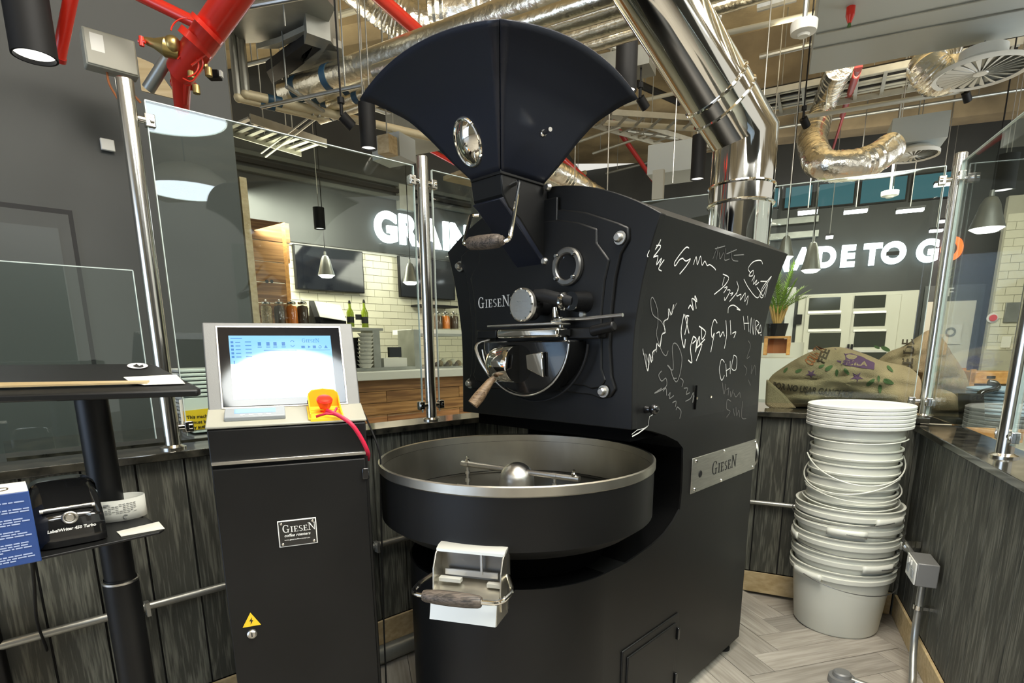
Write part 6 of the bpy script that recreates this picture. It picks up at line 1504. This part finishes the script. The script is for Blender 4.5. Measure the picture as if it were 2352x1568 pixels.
# small black track heads
def head(c, lab): 
    t = thing('track_spotlight', lab, 'spotlight', c, 'small black track spotlights'); MB().tube([c, c+V((.05, .03, -.05))], .03, 12).tube([c, c+Z*.06], .01, 8).build('spot_head', 'rubber', t); MB().tube([c+Z*.06, V((c.x, c.y, c.z+.09))], .02, 8).tube([c+Z*.06, V((c.x, c.y, CEIL))], .006, 6).build('track_adapter', 'rubber', t)
tk = atY(1840, 272, 5.0); tk2 = atY(2225, 212, 5.0)
head(atY(1845, 272, 5.0), 'small black spotlight left of the ribbed duct'); head(atY(2218, 212, 5.0), 'small black spotlight below the large diffuser'); head(atY(1470, 225, 4.2), 'small black spotlight at the right hopper tip'); head(atY(785, 265, 3.5), 'small black spotlight above the trunking corner')
rung('light_track', 'thin pale track running below the cable tray on the right', [atY(1850, 268, 5.02), atY(2215, 208, 5.02)], .018, 'beige', 'track')
# pale conduits along the wall over the kitchen
for i, (y, m_) in enumerate([(365, 'doorpaint'), (381, 'rubber'), (398, 'doorpaint')]):
    a, b = hp(335, y-2, PG-nG*.05, YA), K(1075, y+88, .7)
    P0 = K(520, y+8, .17); P1 = K(1080, y+70, .17); zz = (P0.z+P1.z)/2; P0.z = P1.z = zz
    MB().box((P0+P1)/2, ((P1-P0).length, .05, .05), (dA, nG, Z)).build('wall_trunking', m_, None, label='pale horizontal trunking on the dark bulkhead, %s' % ['upper', 'middle', 'lower'][i], cat='trunking', group='trunking runs on the bulkhead')
bx('ceiling_bracket', K(932, 455, .15), (.28, .1, .35), 'galvlight', None, (dA, nG, Z), label='pale square fitting on the bulkhead above the lit letters', cat='fitting')
bx('ceiling_unit', atY(1550, 375, 6.9), (.5, .5, .3), 'panelgrey', None, (dBr, nH, Z), label='grey air handling unit behind the roaster top', cat='air unit')
bx('ceiling_box', atY(1512, 425, 5.6), (.1, .06, .25), 'beige', None, (dBr, nH, Z), label='small pale upright box behind the roaster roof', cat='box')
c_ = atY(1075, 410, 4.8); MB().box(c_, (.3, .25, .03), (dA, oA, Z)).tube([c_, V((c_.x, c_.y, CEIL))], .005, 6).build('hanging_board', 'pine', None, label='pale tan board hanging left of the chute', cat='panel')
for x, y, Y, w_ in ((980, 300, 5.0, .5),):
    bx('grey_duct_box', atY(x, y, Y), (w_, .4, .18), 'galv', None, (dBr, nH, Z), label='grey duct section %s' % ('left of the hopper window' if x > 900 else 'above the trunking corner'), cat='duct')
# struts, conduits and small runs between the trays
for i, (p, q, z, r_, m_, l_) in enumerate([((1300, 335), (1425, 292), 4.1, .018, 'galvlight', 'pale strut under the cable ladder by the hopper edge, upper'), ((1362, 352), (1482, 312), 4.2, .018, 'galvlight', 'pale strut under the cable ladder by the hopper edge, lower'),
    ((1392, 398), (1580, 350), 4.6, .02, 'galv', 'grey conduit over the roaster roof'), ((1440, 300), (1630, 330), 4.4, .03, 'galv', 'grey pipe behind the flue bend'), ((1235, 430), (1345, 396), 4.6, .04, 'concrete', 'tan pipe behind the hopper neck'),
    ((545, 20), (700, -8), 3.0, .012, 'conduit', 'thin conduit crossing the galvanised duct'), ((560, 150), (690, 118), 3.4, .015, 'galv', 'thin conduit under the galvanised duct'), ((600, 246), (830, 196), 2.95, .012, 'conduit', 'thin conduit below the foil pipe bundle'),
    ((860, 250), (1010, 300), 3.6, .02, 'galv', 'grey conduit left of the hopper neck'), ((1745, 300), (2352, 205), 4.55, .02, 'galv', 'long grey conduit on the beam at the right'), ((1745, 130), (1870, 100), 4.6, .03, 'conduit', 'short conduit between flue and painted duct'),
    ((690, 60), (1000, -30), 4.6, .03, 'beige', 'pale pipe high behind the foil ducts'), ((1100, 15), (1440, 118), 4.2, .03, 'galv', 'grey pipe crossing over the hopper tip'), ((1460, 190), (1560, 235), 4.4, .04, 'rubber', 'dark pipe behind the inclined flue'), ((1740, 15), (1830, -10), 4.8, .05, 'conduit', 'conduit high right of the flue')]):
    a, b = hz(*p, z), hz(*q, z); MB().tube([a, b], r_, 10).build('service_conduit', m_, None, label=l_, cat='conduit', group='small ceiling conduits')
    for f in (.15, .85): q_ = a.lerp(b, f); o_ = MB().tube([q_, V((q_.x, q_.y, CEIL))], .005, 6).build('hanger_rod', 'galv', bpy.data.objects[[o.name for o in bpy.data.objects if o.name.startswith('service_conduit')][-1]])
for i, (x, y, Y, s, m_, l_) in enumerate([(905, 345, 4.6, (.25, .2, .16), 'panelgrey', 'grey box unit right of the left hopper spotlight'), (890, 335, 4.4, (.1, .1, .12), 'pine', 'tan box beside the grey unit left of the hopper neck'), (1255, 1, 3.9, (.12, .12, .1), 'galv', 'small grey box above the hopper'), (1440, 150, 4.3, (.35, .2, .12), 'galv', 'grey box behind the right hopper spotlight')]):
    o = bx('service_box', atY(x, y, Y), s, m_, None, (dBr, nH, Z), label=l_, cat='box', group='small ceiling boxes'); c_ = atY(x, y, Y); MB().tube([c_, V((c_.x, c_.y, CEIL))], .005, 6).build('hanger_rod', 'galv', o)
# glowing strips added out of view, for streaks in the chrome and flue
for i, (x, y) in enumerate([(-2.6, -1.5), (0, -3.0), (2.8, -4.2), (5.0, 1.5)]):
    t = thing('strip_light', 'added glowing reflection strip %s' % ['behind the camera to the left', 'straight behind the camera', 'far behind the camera to the right', 'to the right of the roastery'][i], 'light fitting', (x, y, 4.2)); MB().box((x, y, 4.2), (1.6, .14, .05), (dBr, nH, Z)).build('lamp_diffuser', 'stripglow', t); MB().box((x, y, 4.25), (1.65, .18, .05), (dBr, nH, Z)).build('lamp_housing', 'white', t); hang(V((x, y, 4.27))).build('hanger_rod', 'galv', t)
